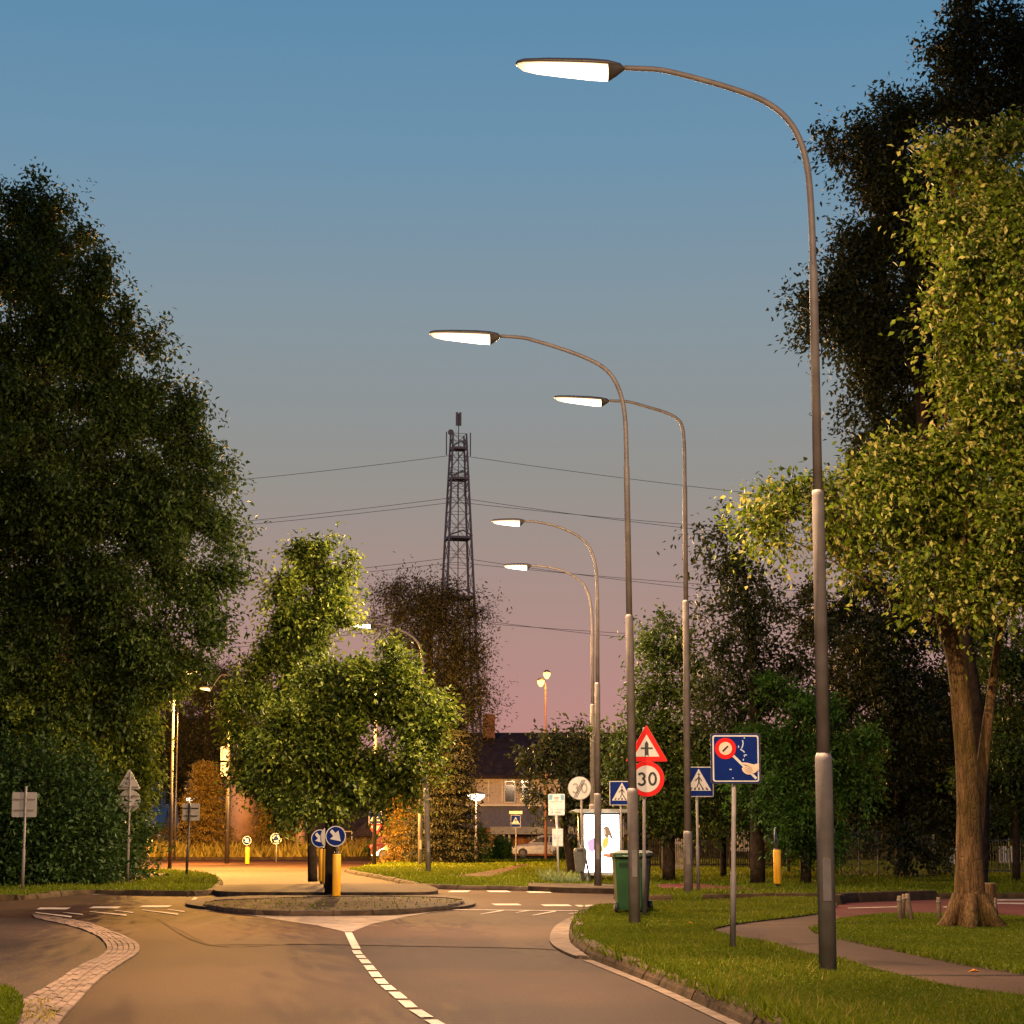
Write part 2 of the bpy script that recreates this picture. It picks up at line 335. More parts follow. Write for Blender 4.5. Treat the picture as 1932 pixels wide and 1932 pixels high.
far_kerb = gp([(1165, 1688), (1221, 1690), (1400, 1688), (1600, 1686.5), (1932, 1686), (2700, 1690)], .1)
verge_far = far_kerb + [Vector((60, 60, 0)), Vector((60, 130, 0)), Vector((8, 130, 0)), G(1180, 1640)]
b = MB(); b.prism(verge_far, -.05, .10, M_SOIL, M_GRASSG); struct(b.build('far_verge'))
b = MB(); b.sheet(gp([(1233, 1669), (1310, 1667), (1390, 1674), (1450, 1679), (1330, 1681), (1240, 1677)], .1), .106, M_RED); struct(b.build('park_path'))
# verge between the exit road and the bus stop
kerb_b = spline(gp([(655, 1640), (674, 1645), (734, 1655), (780, 1665), (805, 1670), (880, 1672), (993, 1674), (1060, 1676), (1165, 1679)], .1), 5)
verge_bus = kerb_b + [G(1180, 1640), Vector((8, 118, 0)), Vector((-6, 118, 0))]
b = MB(); b.prism(verge_bus, -.05, .1, M_SOIL, M_GRASSG); struct(b.build('bus_stop_verge'))
b = MB(); b.sheet(gp([(845, 1655), (922, 1656), (985, 1637), (1010, 1631), (985, 1631), (930, 1642), (885, 1649)], .1), .106, M_PATH); struct(b.build('verge_path'))
b = MB(); b.prism(gp([(996, 1668), (1165, 1671), (1165, 1679.5), (1060, 1677.5), (996, 1674.5)], .1), 0, .14, M_CONC, M_DKPAV); struct(b.build('bus_platform'))
# left verge with the signs
kerb_l = spline(gp([(-400, 1694), (0, 1690), (60, 1688), (154, 1680), (300, 1682), (380, 1682), (400, 1676), (412, 1660), (390, 1648), (330, 1643)], .1), 5)
verge_left = kerb_l + [Vector((-20, 95, 0)), Vector((-60, 95, 0)), Vector((-60, 50, 0))]
b = MB(); b.prism(verge_left, -.05, .10, M_SOIL, M_GRASSG); struct(b.build('left_verge'))
b = MB(); b.sheet(gp([(184, 1668), (251, 1650), (320, 1648), (290, 1657), (240, 1670)], .1), .106, M_RED); struct(b.build('left_path'))
corner = spline(gp([(0, 1861), (22, 1866), (40, 1882), (42, 1902), (30, 1932), (0, 1990)], .1), 4)
corner_lawn = corner + gp([(-300, 2000), (-400, 1860)], .1)
b = MB(); b.prism(corner_lawn, -.05, .10, M_SOIL, M_GRASSG); struct(b.build('corner_lawn'))
# refuge islands between the lanes
near_o = spline(gp([(352, 1706), (372, 1697), (480, 1690), (640, 1687), (800, 1688), (868, 1692), (893, 1700), (893, 1707), (850, 1713), (720, 1721), (600, 1724), (500, 1722), (420, 1715)], .05), 5, True)
near_i = spline(gp([(392, 1704), (420, 1696), (640, 1689), (800, 1690), (862, 1694), (872, 1699), (840, 1706), (720, 1714), (600, 1716), (480, 1714)], .13), 5, True)
b = MB(); b.prism(near_o, 0, .06, M_CONC); b.prism(near_i, 0, .10, M_CONC, M_DKPAV); struct(b.build('traffic_island'))
far_o = spline(gp([(402, 1677), (430, 1670), (600, 1668), (780, 1668), (818, 1674), (824, 1681), (780, 1684), (600, 1684), (430, 1683)], .12), 5, True)
b = MB(); b.prism(far_o, 0, .13, M_CONC, M_DKPAV); struct(b.build('traffic_island'))
# painted nose in front of the island
nose = gp([(368, 1717), (445, 1720), (546, 1727), (646, 1729), (750, 1728), (854, 1717.5), (811, 1722.5), (768, 1730), (703, 1744), (664, 1759), (651, 1759), (598, 1747), (549, 1740), (445, 1723.5)])
b = MB(); b.sheet(nose, .010, M_PAINTW); struct(b.build('painted_nose'))
# centre line
cl = bpy.data.objects.new('centre_line', None); COL.objects.link(cl); cl['kind'] = 'structure'
z6 = lambda x, y: (595.5 + x * .3082, 1573.8 + y * .3082)
dash = [((200, 605), (250, 705)), ((247, 715), (262, 738)), ((268, 744), (284, 763)), ((291, 769), (313, 796)), ((320, 806), (345, 836)), ((352, 846), (377, 879)), ((386, 889), (416, 921)),
        ((427, 929), (463, 959)), ((480, 970), (527, 1011)), ((540, 1023), (588, 1066)), ((610, 1080), (682, 1126)), ((705, 1142), (795, 1195)), ((825, 1212), (940, 1275))]
for p, q in dash:
    a = G(*z6(*p)); c = G(*z6(*q)); t = (c - a).normalized(); s = Vector((-t.y, t.x, 0)) * .055
    b = MB(); b.sheet([a + s, c + s, c - s, a - s][::-1], .009, M_WHITE); b.build('dash', cl)
# crossing marks: blocks and give-way teeth
cm = bpy.data.objects.new('crossing_marks', None); COL.objects.link(cm); cm['kind'] = 'structure'
for x0, x1, y, h in ((72, 130, 1715, 3.6), (172, 225, 1713, 3.6), (266, 321, 1711, 3.4), (166, 204, 1687, 2.6), (241, 283, 1686.3, 2.6), (315, 356, 1685.5, 2.6),
                     (848, 885, 1682.5, 2.8), (921, 961, 1682.6, 2.8), (996, 1039, 1684, 2.8), (931, 981, 1707.5, 3.2), (1024, 1076, 1709, 3.4), (1088, 1125, 1710, 3.2)):
    sk = 4 if x0 < 900 else -4
    q = gp([(x0 + sk, y - h / 2), (x1 + sk, y - h / 2), (x1 - sk, y + h / 2), (x0 - sk, y + h / 2)])
    b = MB(); b.sheet(q[::-1], .012, M_WHITE); b.build('block', cm)
for x0, y0, x1, y1, w in ((67, 1722.7, 135, 1731, 1.6), (119, 1722.5, 156, 1726.5, 1.1), (169, 1720.6, 239, 1728, 1.5), (216, 1718.6, 251, 1723, 1.1), (268, 1717.6, 336, 1726, 1.5), (316, 1716.8, 348, 1721, 1.1),
                       (906, 1726, 950, 1718.6, 1.5), (973, 1723, 998, 1719, 1.1), (1005, 1728, 1049, 1720, 1.6), (1073, 1725, 1101, 1721, 1.1)):
    q = gp([(x0, y0 - w * .3), (x1, y1 - w), (x1, y1 + w * .7), (x0, y0 + w * .3)])
    b = MB(); b.sheet(q[::-1], .012, M_WHITE); b.build('give_way_tooth', cm)
b = MB(); b.sheet(gp([(854, 1716.6), (1100, 1719.2), (1100, 1720.2), (854, 1717.8)])[::-1], .0125, M_WHITE); b.build('line', cm)
b = MB(); b.sheet(gp([(352, 1707), (366, 1694), (374, 1694), (361, 1707)])[::-1], .0125, M_WHITE); b.build('line', cm)
# ---- kerbstones
def kerb(name, path, step, w, h, m, z0=0.0, batter=.05, outward=1, gap=.02, cap=120):
    root = bpy.data.objects.new(name, None); COL.objects.link(root); root['kind'] = 'structure'
    pts = resample(path, step)
    for a, c in list(zip(pts, pts[1:]))[:cap]:
        t = Vector((c.x - a.x, c.y - a.y, 0)); L = t.length - gap; t.normalize(); n = Vector((t.y, -t.x, 0)) * outward
        j = random.uniform(-.012, .012); hz = h + random.uniform(-.012, .012)
        mid = (a + c) / 2; s = t * (L / 2); bb = MB(); e = .025
        o1 = mid + n * (w + j); o2 = mid - n * .03; vs = []
        for sg in (-1, 1):
            ss = s * sg; se = s * sg * (1 - e / max(L, .1))
            vs += [Vector((o1.x, o1.y, z0)) + ss, Vector((o1.x, o1.y, z0 + hz * .45)) + ss - n * batter * .35, Vector((o1.x, o1.y, z0 + hz - .015)) + se - n * batter, Vector((o1.x, o1.y, z0 + hz)) + se - n * (batter + .03), Vector((o2.x, o2.y, z0 + hz)) + se, Vector((o2.x, o2.y, z0)) + ss]
        fs = [(i, i + 1, i + 7, i + 6) for i in range(5)] + [(5, 0, 6, 11), (0, 5, 4, 3, 2, 1), (6, 7, 8, 9, 10, 11)]
        if outward < 0: fs = [f[::-1] for f in fs]
        bb.add(vs, fs, m); bb.build('kerbstone', root)
    return root
kerb('right_kerb', kerb_r[3:62], .92, .17, .135, M_KERBD, outward=1, batter=.07, cap=60)
kerb('bus_stop_kerb', kerb_b, 1.0, .14, .125, M_CONC, outward=1, cap=80)
kerb('left_verge_kerb', kerb_l[4:], 1.0, .14, .12, M_KERBD, outward=1, cap=90)
kerb('far_verge_kerb', resample(far_kerb, 1.0), 1.0, .14, .125, M_KERBD, outward=1, cap=60)
kerb('island_kerb', near_i + [near_i[0]], .8, .05, .118, M_CONC, batter=.03, outward=-1, cap=80)
kerb('raised_kerb', gp([(1578, 1707), (1590, 1703), (1680, 1699.5), (1772, 1697)], .1), .9, .12, .20, M_WOODD, z0=.1, outward=1)
# pale gutter strip at the foot of the right kerb
gut = resample(kerb_r[36:66], .4); gi, go = offset(gut, .17), offset(gut, .29)
b = MB(); b.sheet((gi + go[::-1]), .008, M_CONC2); struct(b.build('gutter_strip'))
# rounded gutter at the corner tip
gt = kerb_r[8:36]; b = MB(); b.prism(offset(gt, .18) + [a_ + (c_ - a_) * max(.02, math.sin(math.pi * i / 27) ** .8) for i, (a_, c_) in enumerate(zip(offset(gt, .19), offset(gt, .46)))][::-1], 0, .035, M_CONC2); struct(b.build('corner_gutter'))
# ---- brick band between the side road and the road
bandroot = bpy.data.objects.new('brick_gutter', None); COL.objects.link(bandroot); bandroot['kind'] = 'structure'
b = MB(); b.prism(band_r + band_l[::-1], -.02, .014, M_SOIL); b.build('mortar_bed', bandroot)
def atlen(pts, n):
    L = [0]
    for a, c in zip(pts, pts[1:]): L.append(L[-1] + (c - a).length)
    out = []
    for k in range(n + 1):
        s = L[-1] * k / n; i = max(j for j in range(len(L)) if L[j] <= s + 1e-9); i = min(i, len(pts) - 2)
        t = (s - L[i]) / max(1e-6, L[i + 1] - L[i]); out.append(pts[i] + (pts[i + 1] - pts[i]) * t)
    return out
NB, NC = 50, 6
R_, L_ = atlen(band_r, NB * 2), atlen(band_l, NB * 2)
cnt = 0
for c in range(NC):
    for k in range(NB):
        i0 = 2 * k + (c % 2); i1 = min(i0 + 2, NB * 2)
        if i0 >= i1: continue
        f0, f1 = (c + .05) / NC, (c + .95) / NC
        q = [L_[i0].lerp(R_[i0], f0), L_[i0].lerp(R_[i0], f1), L_[i1].lerp(R_[i1], f1), L_[i1].lerp(R_[i1], f0)]
        ce = sum(q, Vector()) / 4; hz = .024 + random.uniform(-.004, .006)
        qs = [ce + (p - ce) * .965 for p in q]; qt = [ce + (p - ce) * .93 for p in q]
        bb = MB(); vs = [(p.x, p.y, 0) for p in qs] + [(p.x, p.y, hz - .006) for p in qs] + [(p.x, p.y, hz) for p in qt]
        fs = [(8, 9, 10, 11)]
        for i in range(4):
            j = (i + 1) % 4; fs += [(i, j, 4 + j, 4 + i), (4 + i, 4 + j, 8 + j, 8 + i)]
        bb.add(vs, fs, M_BRICK); bb.build('brick', bandroot); cnt += 1
# ---------------------------------------------------------------- grass
def inpoly(px, py, poly):
    x = np.array([p[0] for p in poly]); y = np.array([p[1] for p in poly]); c = np.zeros(len(px), bool); j = len(x) - 1
    for i in range(len(x)):
        k = ((y[i] > py) != (y[j] > py)) & (px < (x[j] - x[i]) * (py - y[i]) / (y[j] - y[i] + 1e-12) + x[i]); c ^= k; j = i
    return c
def blades(name, label, poly, z, n, h0, h1, m, cat='grass', width=.012, near=None, w_by_d=True, avoid=(), clump=.0, xr=None):
    xs = [p[0] for p in poly]; ys = [p[1] for p in poly]
    px = rng.uniform(min(xs), max(xs), n * 4); u = rng.random(n * 4)
    y0, y1 = max(min(ys), 14), max(ys)
    py = 1 / (1 / y0 + (1 / y1 - 1 / y0) * u)                     # denser close to the viewer's end of the lawn
    k = inpoly(px, py, poly)
    vis = np.abs(px) < py * .27 + .6
    k &= vis
    for a in avoid: k &= ~inpoly(px, py, a)
    px, py = px[k][:n], py[k][:n]; n = len(px)
    if n == 0: return
    pat = .5 + .5 * np.sin(px * 1.7 + 1.3 * np.sin(py * .9)) * np.sin(py * 1.1 + .7 * np.sin(px * 2.3))
    h = rng.uniform(h0, h1, n) * (.45 + .9 * pat ** 1.5); w = width * (np.maximum(1, py / 28) if w_by_d else 1) * rng.uniform(.7, 1.4, n)
    an = rng.uniform(0, 2 * math.pi, n); lx, ly = rng.normal(0, .45, n) * h, rng.normal(0, .45, n) * h
    V = np.zeros((n, 3, 3)); dx, dy = np.cos(an) * w, np.sin(an) * w
    V[:, 0] = np.stack([px - dx, py - dy, np.full(n, z)], 1); V[:, 1] = np.stack([px + dx, py + dy, np.full(n, z)], 1)
    V[:, 2] = np.stack([px + lx, py + ly, z + h], 1)
    r = np.clip(rng.normal(.35, .2, n) + .3 * (pat - .5), 0, 1)
    o = mesh_tris(name, V.reshape(-1, 3), n, 3, r, m); tag(o, label, cat, None, 'stuff'); return o
def mesh_tris(name, V, nf, fs, rnd, m, parent=None, faces=None):
    me = bpy.data.meshes.new(name); me.vertices.add(len(V)); me.vertices.foreach_set('co', V.astype(np.float32).ravel())
    idx = np.arange(len(V), dtype=np.int32) if faces is None else faces.astype(np.int32).ravel()
    me.loops.add(len(idx)); me.loops.foreach_set('vertex_index', idx)
    me.polygons.add(nf); me.polygons.foreach_set('loop_start', np.arange(0, nf * fs, fs, dtype=np.int32))
    me.update(calc_edges=True)
    a = me.attributes.new('rnd', 'FLOAT', 'FACE'); a.data.foreach_set('value', rnd.astype(np.float32))
    me.materials.append(m); o = bpy.data.objects.new(name, me); COL.objects.link(o)
    if parent is not None: o.parent = parent
    return o
blades('verge_grass', 'short grass growing on the verge beside the right kerb', verge_near, .12, 220000, .02, .058, M_BLADE)
blades('verge_tufts', 'longer tufts and dry stalks in the grass beside the right kerb', verge_near, .12, 5000, .05, .15, M_STRAWG, width=.006)
blades('lawn_grass', 'mown grass of the lawn around the thick tree trunk', tree_lawn, .125, 90000, .02, .05, M_BLADE)
blades('far_grass', 'grass of the far verge in front of the dark fences', verge_far, .10, 70000, .05, .14, M_BLADE, avoid=(gp([(1233, 1669), (1310, 1667), (1390, 1674), (1450, 1679), (1330, 1681), (1240, 1677)], .1),))
blades('bus_verge_grass', 'grass of the verge between exit road and bus stop', verge_bus, .10, 45000, .04, .12, M_BLADE, avoid=(gp([(845, 1655), (922, 1656), (985, 1637), (1010, 1631), (985, 1631), (930, 1642), (885, 1649)], .1), gp([(996, 1667), (1165, 1670), (1165, 1680), (996, 1675)], .1)))
blades('left_verge_grass', 'grass of the left verge around the signs seen from behind', verge_left, .10, 45000, .05, .14, M_BLADE, avoid=(gp([(184, 1668), (251, 1650), (320, 1648), (290, 1657), (240, 1670)], .1),))
blades('path_edge_grass', 'grass hanging over the edges of the footpath', [(p.x, p.y) for p in offset(path_lo, .07) + offset(path_lo, -.05)[::-1]], .105, 5000, .03, .08, M_BLADE)
blades('lawn_edge_grass', 'grass hanging over the edge of the tree lawn', [(p.x, p.y) for p in offset(tg_lo, .07) + offset(tg_lo, -.05)[::-1]], .105, 5000, .03, .08, M_BLADE)
blades('corner_grass', 'green grass of the little lawn in the lower left corner', corner_lawn, .10, 14000, .02, .07, M_BLADE)
blades('island_weeds', 'sparse weeds growing between the paving of the traffic island', near_i, .10, 420, .015, .06, M_BLADE)
# ---------------------------------------------------------------- foliage
def foliage(name, parent, twigs, dirs, n_leaf, ls, m, spread=.22, tl=.7, droop=.25, origin=Vector((0, 0, 0)), flat=.0, shape=.5):
    T = len(twigs)
    if T == 0: return None
    base = np.repeat(twigs, n_leaf, 0); dr = np.repeat(dirs, n_leaf, 0); N = len(base)
    s = rng.random(N)
    L = np.repeat(rng.uniform(.5, 1.2, T) * tl * np.where(rng.random(T) < .12, 1.4, 1.0), n_leaf)
    pos = base + dr * (s * L)[:, None]; pos[:, 2] -= droop * (s ** 2) * L
    off = rng.normal(0, 1, (N, 3)); off[:, 2] *= (1 - flat); pos += off * (spread * .72 * (.5 + .6 * rng.random(N)))[:, None]
    ax = dr * .5 + rng.normal(0, .55, (N, 3)); ax[:, 2] -= .35; ax /= np.linalg.norm(ax, axis=1)[:, None] + 1e-9
    up = np.array([0, 0, 1.0]) + rng.normal(0, .6, (N, 3)); sd = np.cross(ax, up); sd /= np.linalg.norm(sd, axis=1)[:, None] + 1e-9
    nm = np.cross(sd, ax); l = ls * rng.uniform(.6, 1.3, N); w = l * shape * rng.uniform(.8, 1.2, N)
    V = np.zeros((N, 4, 3)); fold = (.25 * w)[:, None] * nm
    mid = pos + ax * (l * .45)[:, None]
    V[:, 0] = pos; V[:, 1] = mid + sd * (w * .5)[:, None] + fold; V[:, 2] = pos + ax * l[:, None]; V[:, 3] = mid - sd * (w * .5)[:, None] + fold
    V -= np.array(origin)
    if parent is not None and T > 40:
        e1 = twigs - dirs * (tl * .3) - np.array(origin); e2 = twigs + dirs * (tl * .8) - np.array(origin); e2[:, 2] -= droop * .5 * tl
        sdv = np.cross(dirs, rng.normal(0, 1, (T, 3))); sdv /= np.linalg.norm(sdv, axis=1)[:, None] + 1e-9; sdv *= ls * .045
        TV = np.stack([e1 - sdv, e1 + sdv, e2], 1).reshape(-1, 3); o_ = mesh_tris('twigs', TV, T, 3, np.zeros(T), M_BARKD, parent); o_['kind'] = 'stuff'
    q = np.arange(N)[:, None] * 4; Fc = np.concatenate([q, q + 1, q + 2, q, q + 2, q + 3], 1).reshape(-1, 3)
    tw = np.repeat(rng.normal(0, .16, T), n_leaf)
    r = np.repeat(np.clip(rng.normal(.42, .24, N) + tw, 0, 1), 2)
    return mesh_tris(name, V.reshape(-1, 3), 2 * N, 3, r, m, parent, Fc)
def sph(n):
    v = rng.normal(0, 1, (n, 3)); return v / np.linalg.norm(v, axis=1)[:, None]
NLEAF = [0]
LS, KK = 1.0, 2.1
def tree(label, base, trunk, blobs, d, m, ls=.11, k=2.2, bark=M_BARKD, group=None, n_leaf=16, tl=.75, spread=.20, name='tree', cat='tree', limb=.5, droop=.25, shape=.5, depth=1.0, sq=1.0, deco=None):
    """trunk: [(point, radius)], blobs: (x, y, r in surveyed pixels at distance d, depth shift in metres)"""
    base = Vector(base); t = thing(name, label, cat, base, group); ls *= LS; k *= KK
    b = MB()
    tp = [Vector(p) - base for p, r in trunk]; tr = [r for p, r in trunk]
    sp = spline(tp, 6); rr = [float(np.interp(i / (len(sp) - 1), np.linspace(0, 1, len(tr)), tr)) for i in range(len(sp))]
    b.tube(sp, rr, bark, 12, wob=.06)
    tw, dv = [], []; top = tp[-1]; mm = ppm(d)
    for i, bl in enumerate(blobs):
        x, y, r = bl[:3]; R = r / mm; dz = bl[3] if len(bl) > 3 else random.uniform(-.8, .8) * R * depth
        c = P(x, y, d + dz)
        area = math.pi * r * r; la = (ls * mm) ** 2 * shape * .5 * .75
        n = max(3, int(k * area / la / n_leaf))
        ns = max(6, min(26, int(R * R * 7))); sc = sph(ns) * (R * rng.uniform(.35, .95, ns))[:, None]; sr = R * rng.uniform(.20, .40, ns); sc[0] = 0; sr[0] = R * .62
        w_ = sr ** 2; w_[0] *= .45; w_ /= w_.sum(); pick = rng.choice(ns, n, p=w_); fl = np.where(pick == 0, 1.0, .62)
        dd = sph(n); dd[:, 2] = np.where(rng.random(n) < .35, np.abs(dd[:, 2]), dd[:, 2]); f = (.40 + .60 * rng.random(n) ** .5)
        lo_ = dd * (sr[pick] * f)[:, None] * np.stack([2 - fl, 2 - fl, fl], 1) * .9; out_ = sc[pick] / (R + 1e-6)
        lo_[:, 2] -= .35 * (lo_[:, 0] * out_[:, 0] + lo_[:, 1] * out_[:, 1])                 # leaf pads hang down outwards
        p = np.array(c) + (sc[pick] + lo_) * np.array([1, 1, sq]); p -= dd * tl * .3
        p = p[p[:, 2] > .25] if len(p) else p
        dd2 = sph(len(p)) * .45 + (p - np.array(c)) / (R + 1e-6) * .8 + np.array([0, 0, .12]); dd2 /= np.linalg.norm(dd2, axis=1)[:, None]
        tw.append(p); dv.append(dd2)
        # limb from the trunk into this clump
        st = sp[min(len(sp) - 1, int(len(sp) * random.uniform(.55, .98)))]; e = c - base
        if e.z > st.z - R * 1.2:
            mid = (st + e) / 2 + Vector((random.uniform(-.3, .3), random.uniform(-.3, .3), .25)) * R
            l = spline([st, mid, e], 4); r0 = max(.02, tr[-1] * limb * random.uniform(.6, 1.0))
            b.tube(l, [r0 * (1 - .8 * j / (len(l) - 1)) for j in range(len(l))], bark, 6, cap=False)
            for q in p[:: max(1, len(p) // 9)]:
                b.tube([e * .8 + mid * .2, (e + Vector(q) - base) / 2 + Vector((0, 0, .1 * R)), Vector(q) - base], [r0 * .3, r0 * .2, r0 * .08], bark, 4, cap=False)
    b.build('trunk', t, True)
    tw = np.concatenate(tw); dv = np.concatenate(dv); NLEAF[0] += len(tw) * n_leaf
    foliage('crown', t, tw, dv, n_leaf, ls, m, spread, tl, droop, base, 0, shape)
    return t
def conifer(label, base, h, r, m, ls, n, group=None, tiers=14, name='conifer', cat='conifer', lo=.06, bark=M_BARKD, droop=.3, cone=1.0, n_leaf=26, sx_=1.0):
    base = Vector(base); t = thing(name, label, cat, base, group); b = MB()
    b.tube([(0, 0, 0), (0, 0, h * .5), (0, 0, h * .97)], [h * .02, h * .013, .02], bark, 8); tw, dv = [], []
    for i in range(n):
        f = (i % tiers + rng.random() * .55) / tiers; z = h * (lo + (1 - lo) * f); rr = r * ((1 - f) ** cone * .95 + .06) * rng.uniform(.45, 1.3)
        a = rng.uniform(0, 2 * math.pi); u = rng.random() ** .5
        tw.append((base.x + math.cos(a) * rr * u * sx_, base.y + math.sin(a) * rr * u, base.z + z - droop * rr * u * .5)); dv.append((math.cos(a), math.sin(a), -.15))
        if i % 5 == 0: b.tube([(0, 0, z), (math.cos(a) * rr * u * sx_, math.sin(a) * rr * u, z - droop * rr * u * .5)], [.03, .01], bark, 4, cap=False)
    b.build('trunk', t, True); NLEAF[0] += n * n_leaf
    foliage('crown', t, np.array(tw), np.array(dv), n_leaf, ls, m, ls * 1.3, r * .32, .15, base, .55, .28)
    return t
# ================================================================ STREET LAMPS
def lamp_head(t, root, tip, w, h, bulb, power, col, hood=M_HOOD, rad=.05):
    """shoebox luminaire: hood above, glass bowl below; root = arm end, tip = far end (local points)"""
    ax = (tip - root); L = ax.length; ax.normalize(); sd = Vector((-ax.y, ax.x, 0)).normalized(); up = Vector((0, 0, 1))
    def ring(s, ww, z0, z1, nn=8):
        return [root + ax * (s * L) + sd * (ww * math.cos(a)) + up * (z0 + (z1 - z0) * math.sin(a)) for a in [math.pi * j / nn for j in range(nn + 1)]]
    b = MB(); prof = [(0.0, .16, .02), (.04, .5, .55), (.16, .92, .8), (.35, 1, .9), (.7, .95, .8), (.92, .78, .62), (.985, .5, .4), (1.0, .2, .15)]
    rings = [ring(s, w * a, 0, h * c) for s, a, c in prof]; n = len(rings[0]); vs = [v for r in rings for v in r]
    fs = [(i * n + j, i * n + j + 1, (i + 1) * n + j + 1, (i + 1) * n + j) for i in range(len(prof) - 1) for j in range(n - 1)]
    fs += [(i * n, (i + 1) * n, (i + 1) * n + n - 1, i * n + n - 1) for i in range(len(prof) - 1)]
    b.add(vs, fs, hood)
    # neck piece behind the bowl
    nk = [(0.0, .30, -.25), (.07, .62, -1.1), (.15, .80, -1.9)]
    rings = [ring(s, w * a, -.004, h * c) for s, a, c in nk]; vs = [v for r in rings for v in r]
    fs = [(i * n + j, i * n + j + 1, (i + 1) * n + j + 1, (i + 1) * n + j)[::-1] for i in range(2) for j in range(n - 1)] + [tuple(2 * n + j for j in range(n))]
    b.add(vs, fs, hood); b.build('hood', t, True)
    g = MB(); pr = [(.155, .76, -1.82), (.3, .86, -1.75), (.55, .86, -1.45), (.8, .78, -1.15), (.93, .6, -.8), (.985, .3, -.25)]
    rings = [ring(s, w * a, -.006, h * c) for s, a, c in pr]; vs = [v for r in rings for v in r]
    fs = [(i * n + j, i * n + j + 1, (i + 1) * n + j + 1, (i + 1) * n + j)[::-1] for i in range(len(pr) - 1) for j in range(n - 1)]
    fs += [tuple(j for j in range(n)), tuple((len(pr) - 1) * n + j for j in range(n))[::-1]]
    g.add(vs, fs, bulb); go_ = g.build('glass_bowl', t, True)
    at_ = go_.data.attributes.new('hot', 'FLOAT', 'POINT'); hv = {0: .85, 1: 1.0, 2: .9, 3: .45, 4: .2, 5: .05}
    at_.data.foreach_set('value', [hv[i // n] * (1.0 if 1 <= i % n <= n - 2 else .12) for i in range(len(vs))])
    if power: downlight(t, root + ax * (L * .55) - up * (h * 1.48 + rad + .012), power, col, rad, -1 if ax.x < 0 else 1)
def street_lamp(label, base_px, d, path_px, root_px, tip_px, power, collars, r0=.088, arm_depth=0.0, m=M_GALV, group='tall street lamps along the road', col=WARM, bulb=None, w=.15, h=.085, base_z=None):
    base = P(*base_px, d)
    if base_z is not None: base.z = base_z
    t = thing('street_lamp', label, 'street lamp', base, group)
    pts = [P(x, y, d) - base for x, y in path_px]
    root, tip = P(*root_px, d) - base, P(*tip_px, d) - base
    top = pts[0].z
    c0, c1, c2 = [P(x, y, d).z - base.z for x, y in collars]
    b = MB(); axis = lambda z: Vector((pts[0].x * z / top, 0, z))
    b.tube([axis(-.05), axis(c0 - .03), axis(c0), axis(c0 + .05)], [r0 * 1.03, r0, r0, r0 * .8], m, 16); b.build('base_section', t, True)
    b = MB(); b.tube([axis(c0 + .02), axis(c1 - .03), axis(c1), axis(c1 + .03)], [r0 * .80, r0 * .72, r0 * .72, r0 * .58], m, 14); b.build('middle_section', t, True)
    b = MB(); b.tube([axis(c1 + .01), axis(c2 - .02), axis(c2), axis(c2 + .02)], [r0 * .56, r0 * .52, r0 * .52, r0 * .44], m, 14); b.build('upper_section', t, True)
    b = MB(); sp = spline([axis(c2)] + pts + [root], 6); n = len(sp); b.tube(sp, [r0 * (.43 - .10 * i / n) for i in range(n)], m, 10); b.build('arm', t, True)
    b = MB(); b.box((0, -r0 * 1.01, .95), (r0 * .9, .012, .42), M_GALVD); b.build('service_door', t)
    lamp_head(t, root, tip, w, h, bulb or M_BULB, power, col)
    return t
street_lamp('nearest and tallest lit street lamp, on the grass verge in the right foreground', (1563, 1866), 21.3,
    [(1534, 490), (1530, 390), (1522, 310), (1505, 255), (1478, 217), (1440, 190), (1390, 170), (1330, 152), (1280, 139), (1240, 131)], (1178, 128), (973, 121), LAMP_W, [(1556, 1430), (1546, 930), (1535, 500)], base_z=.1)
street_lamp('lit street lamp standing in front of the 30 sign and green wheelie bin', (1198, 1764), 33.2,
    [(1182, 870), (1180, 800), (1174, 755), (1160, 718), (1138, 693), (1100, 673), (1050, 655), (1010, 643), (985, 637)], (945, 634), (810, 629), LAMP_W, [(1193, 1493), (1188, 1163), (1183, 880)], base_z=.1)
street_lamp('lit street lamp with a sharply bent arm beside the crossing signs', (1299, 1700), 47,
    [(1292, 900), (1291, 840), (1287, 805), (1277, 790), (1255, 778), (1215, 766), (1185, 758)], (1150, 756), (1045, 750), LAMP_W, [(1297, 1572), (1295, 1135), (1292, 917)], r0=.10, base_z=.1)
street_lamp('lit street lamp in front of the glowing bus shelter, the higher head of two', (1128, 1676), 57,
    [(1127, 1120), (1125, 1080), (1120, 1052), (1108, 1027), (1085, 1008), (1050, 993), (1015, 985)], (990, 983), (928, 983), LAMP_W, [(1129, 1500), (1130, 1290), (1128, 1130)], r0=.10, base_z=.1)
street_lamp('lit street lamp behind the bus stop, the lower head of two', (1118, 1662), 66,
    [(1118, 1190), (1116, 1150), (1110, 1120), (1097, 1098), (1070, 1080), (1040, 1071), (1020, 1068)], (1002, 1067), (950, 1067), LAMP_W, [(1119, 1520), (1119, 1330), (1118, 1200)], r0=.10, base_z=.1)
street_lamp('lit street lamp whose head glows in front of the leafy island tree', (808, 1650), 80,
    [(800, 1300), (798, 1260), (794, 1225), (784, 1207), (765, 1194), (740, 1184), (722, 1179)], (707, 1178), (655, 1178), LAMP_W, [(806, 1490), (802, 1400), (800, 1310)], r0=.105, base_z=.1)
street_lamp('slim grey street lamp beside the exit road, head hidden among leaves', (793, 1640), 97,
    [(793, 1390), (793, 1350), (791, 1325), (783, 1308), (765, 1298), (745, 1293)], (725, 1290), (690, 1290), LAMP_W * .6, [(793, 1530), (793, 1450), (793, 1400)], r0=.105, base_z=.1)
b0 = Vector((3.95, 8.9, .1))
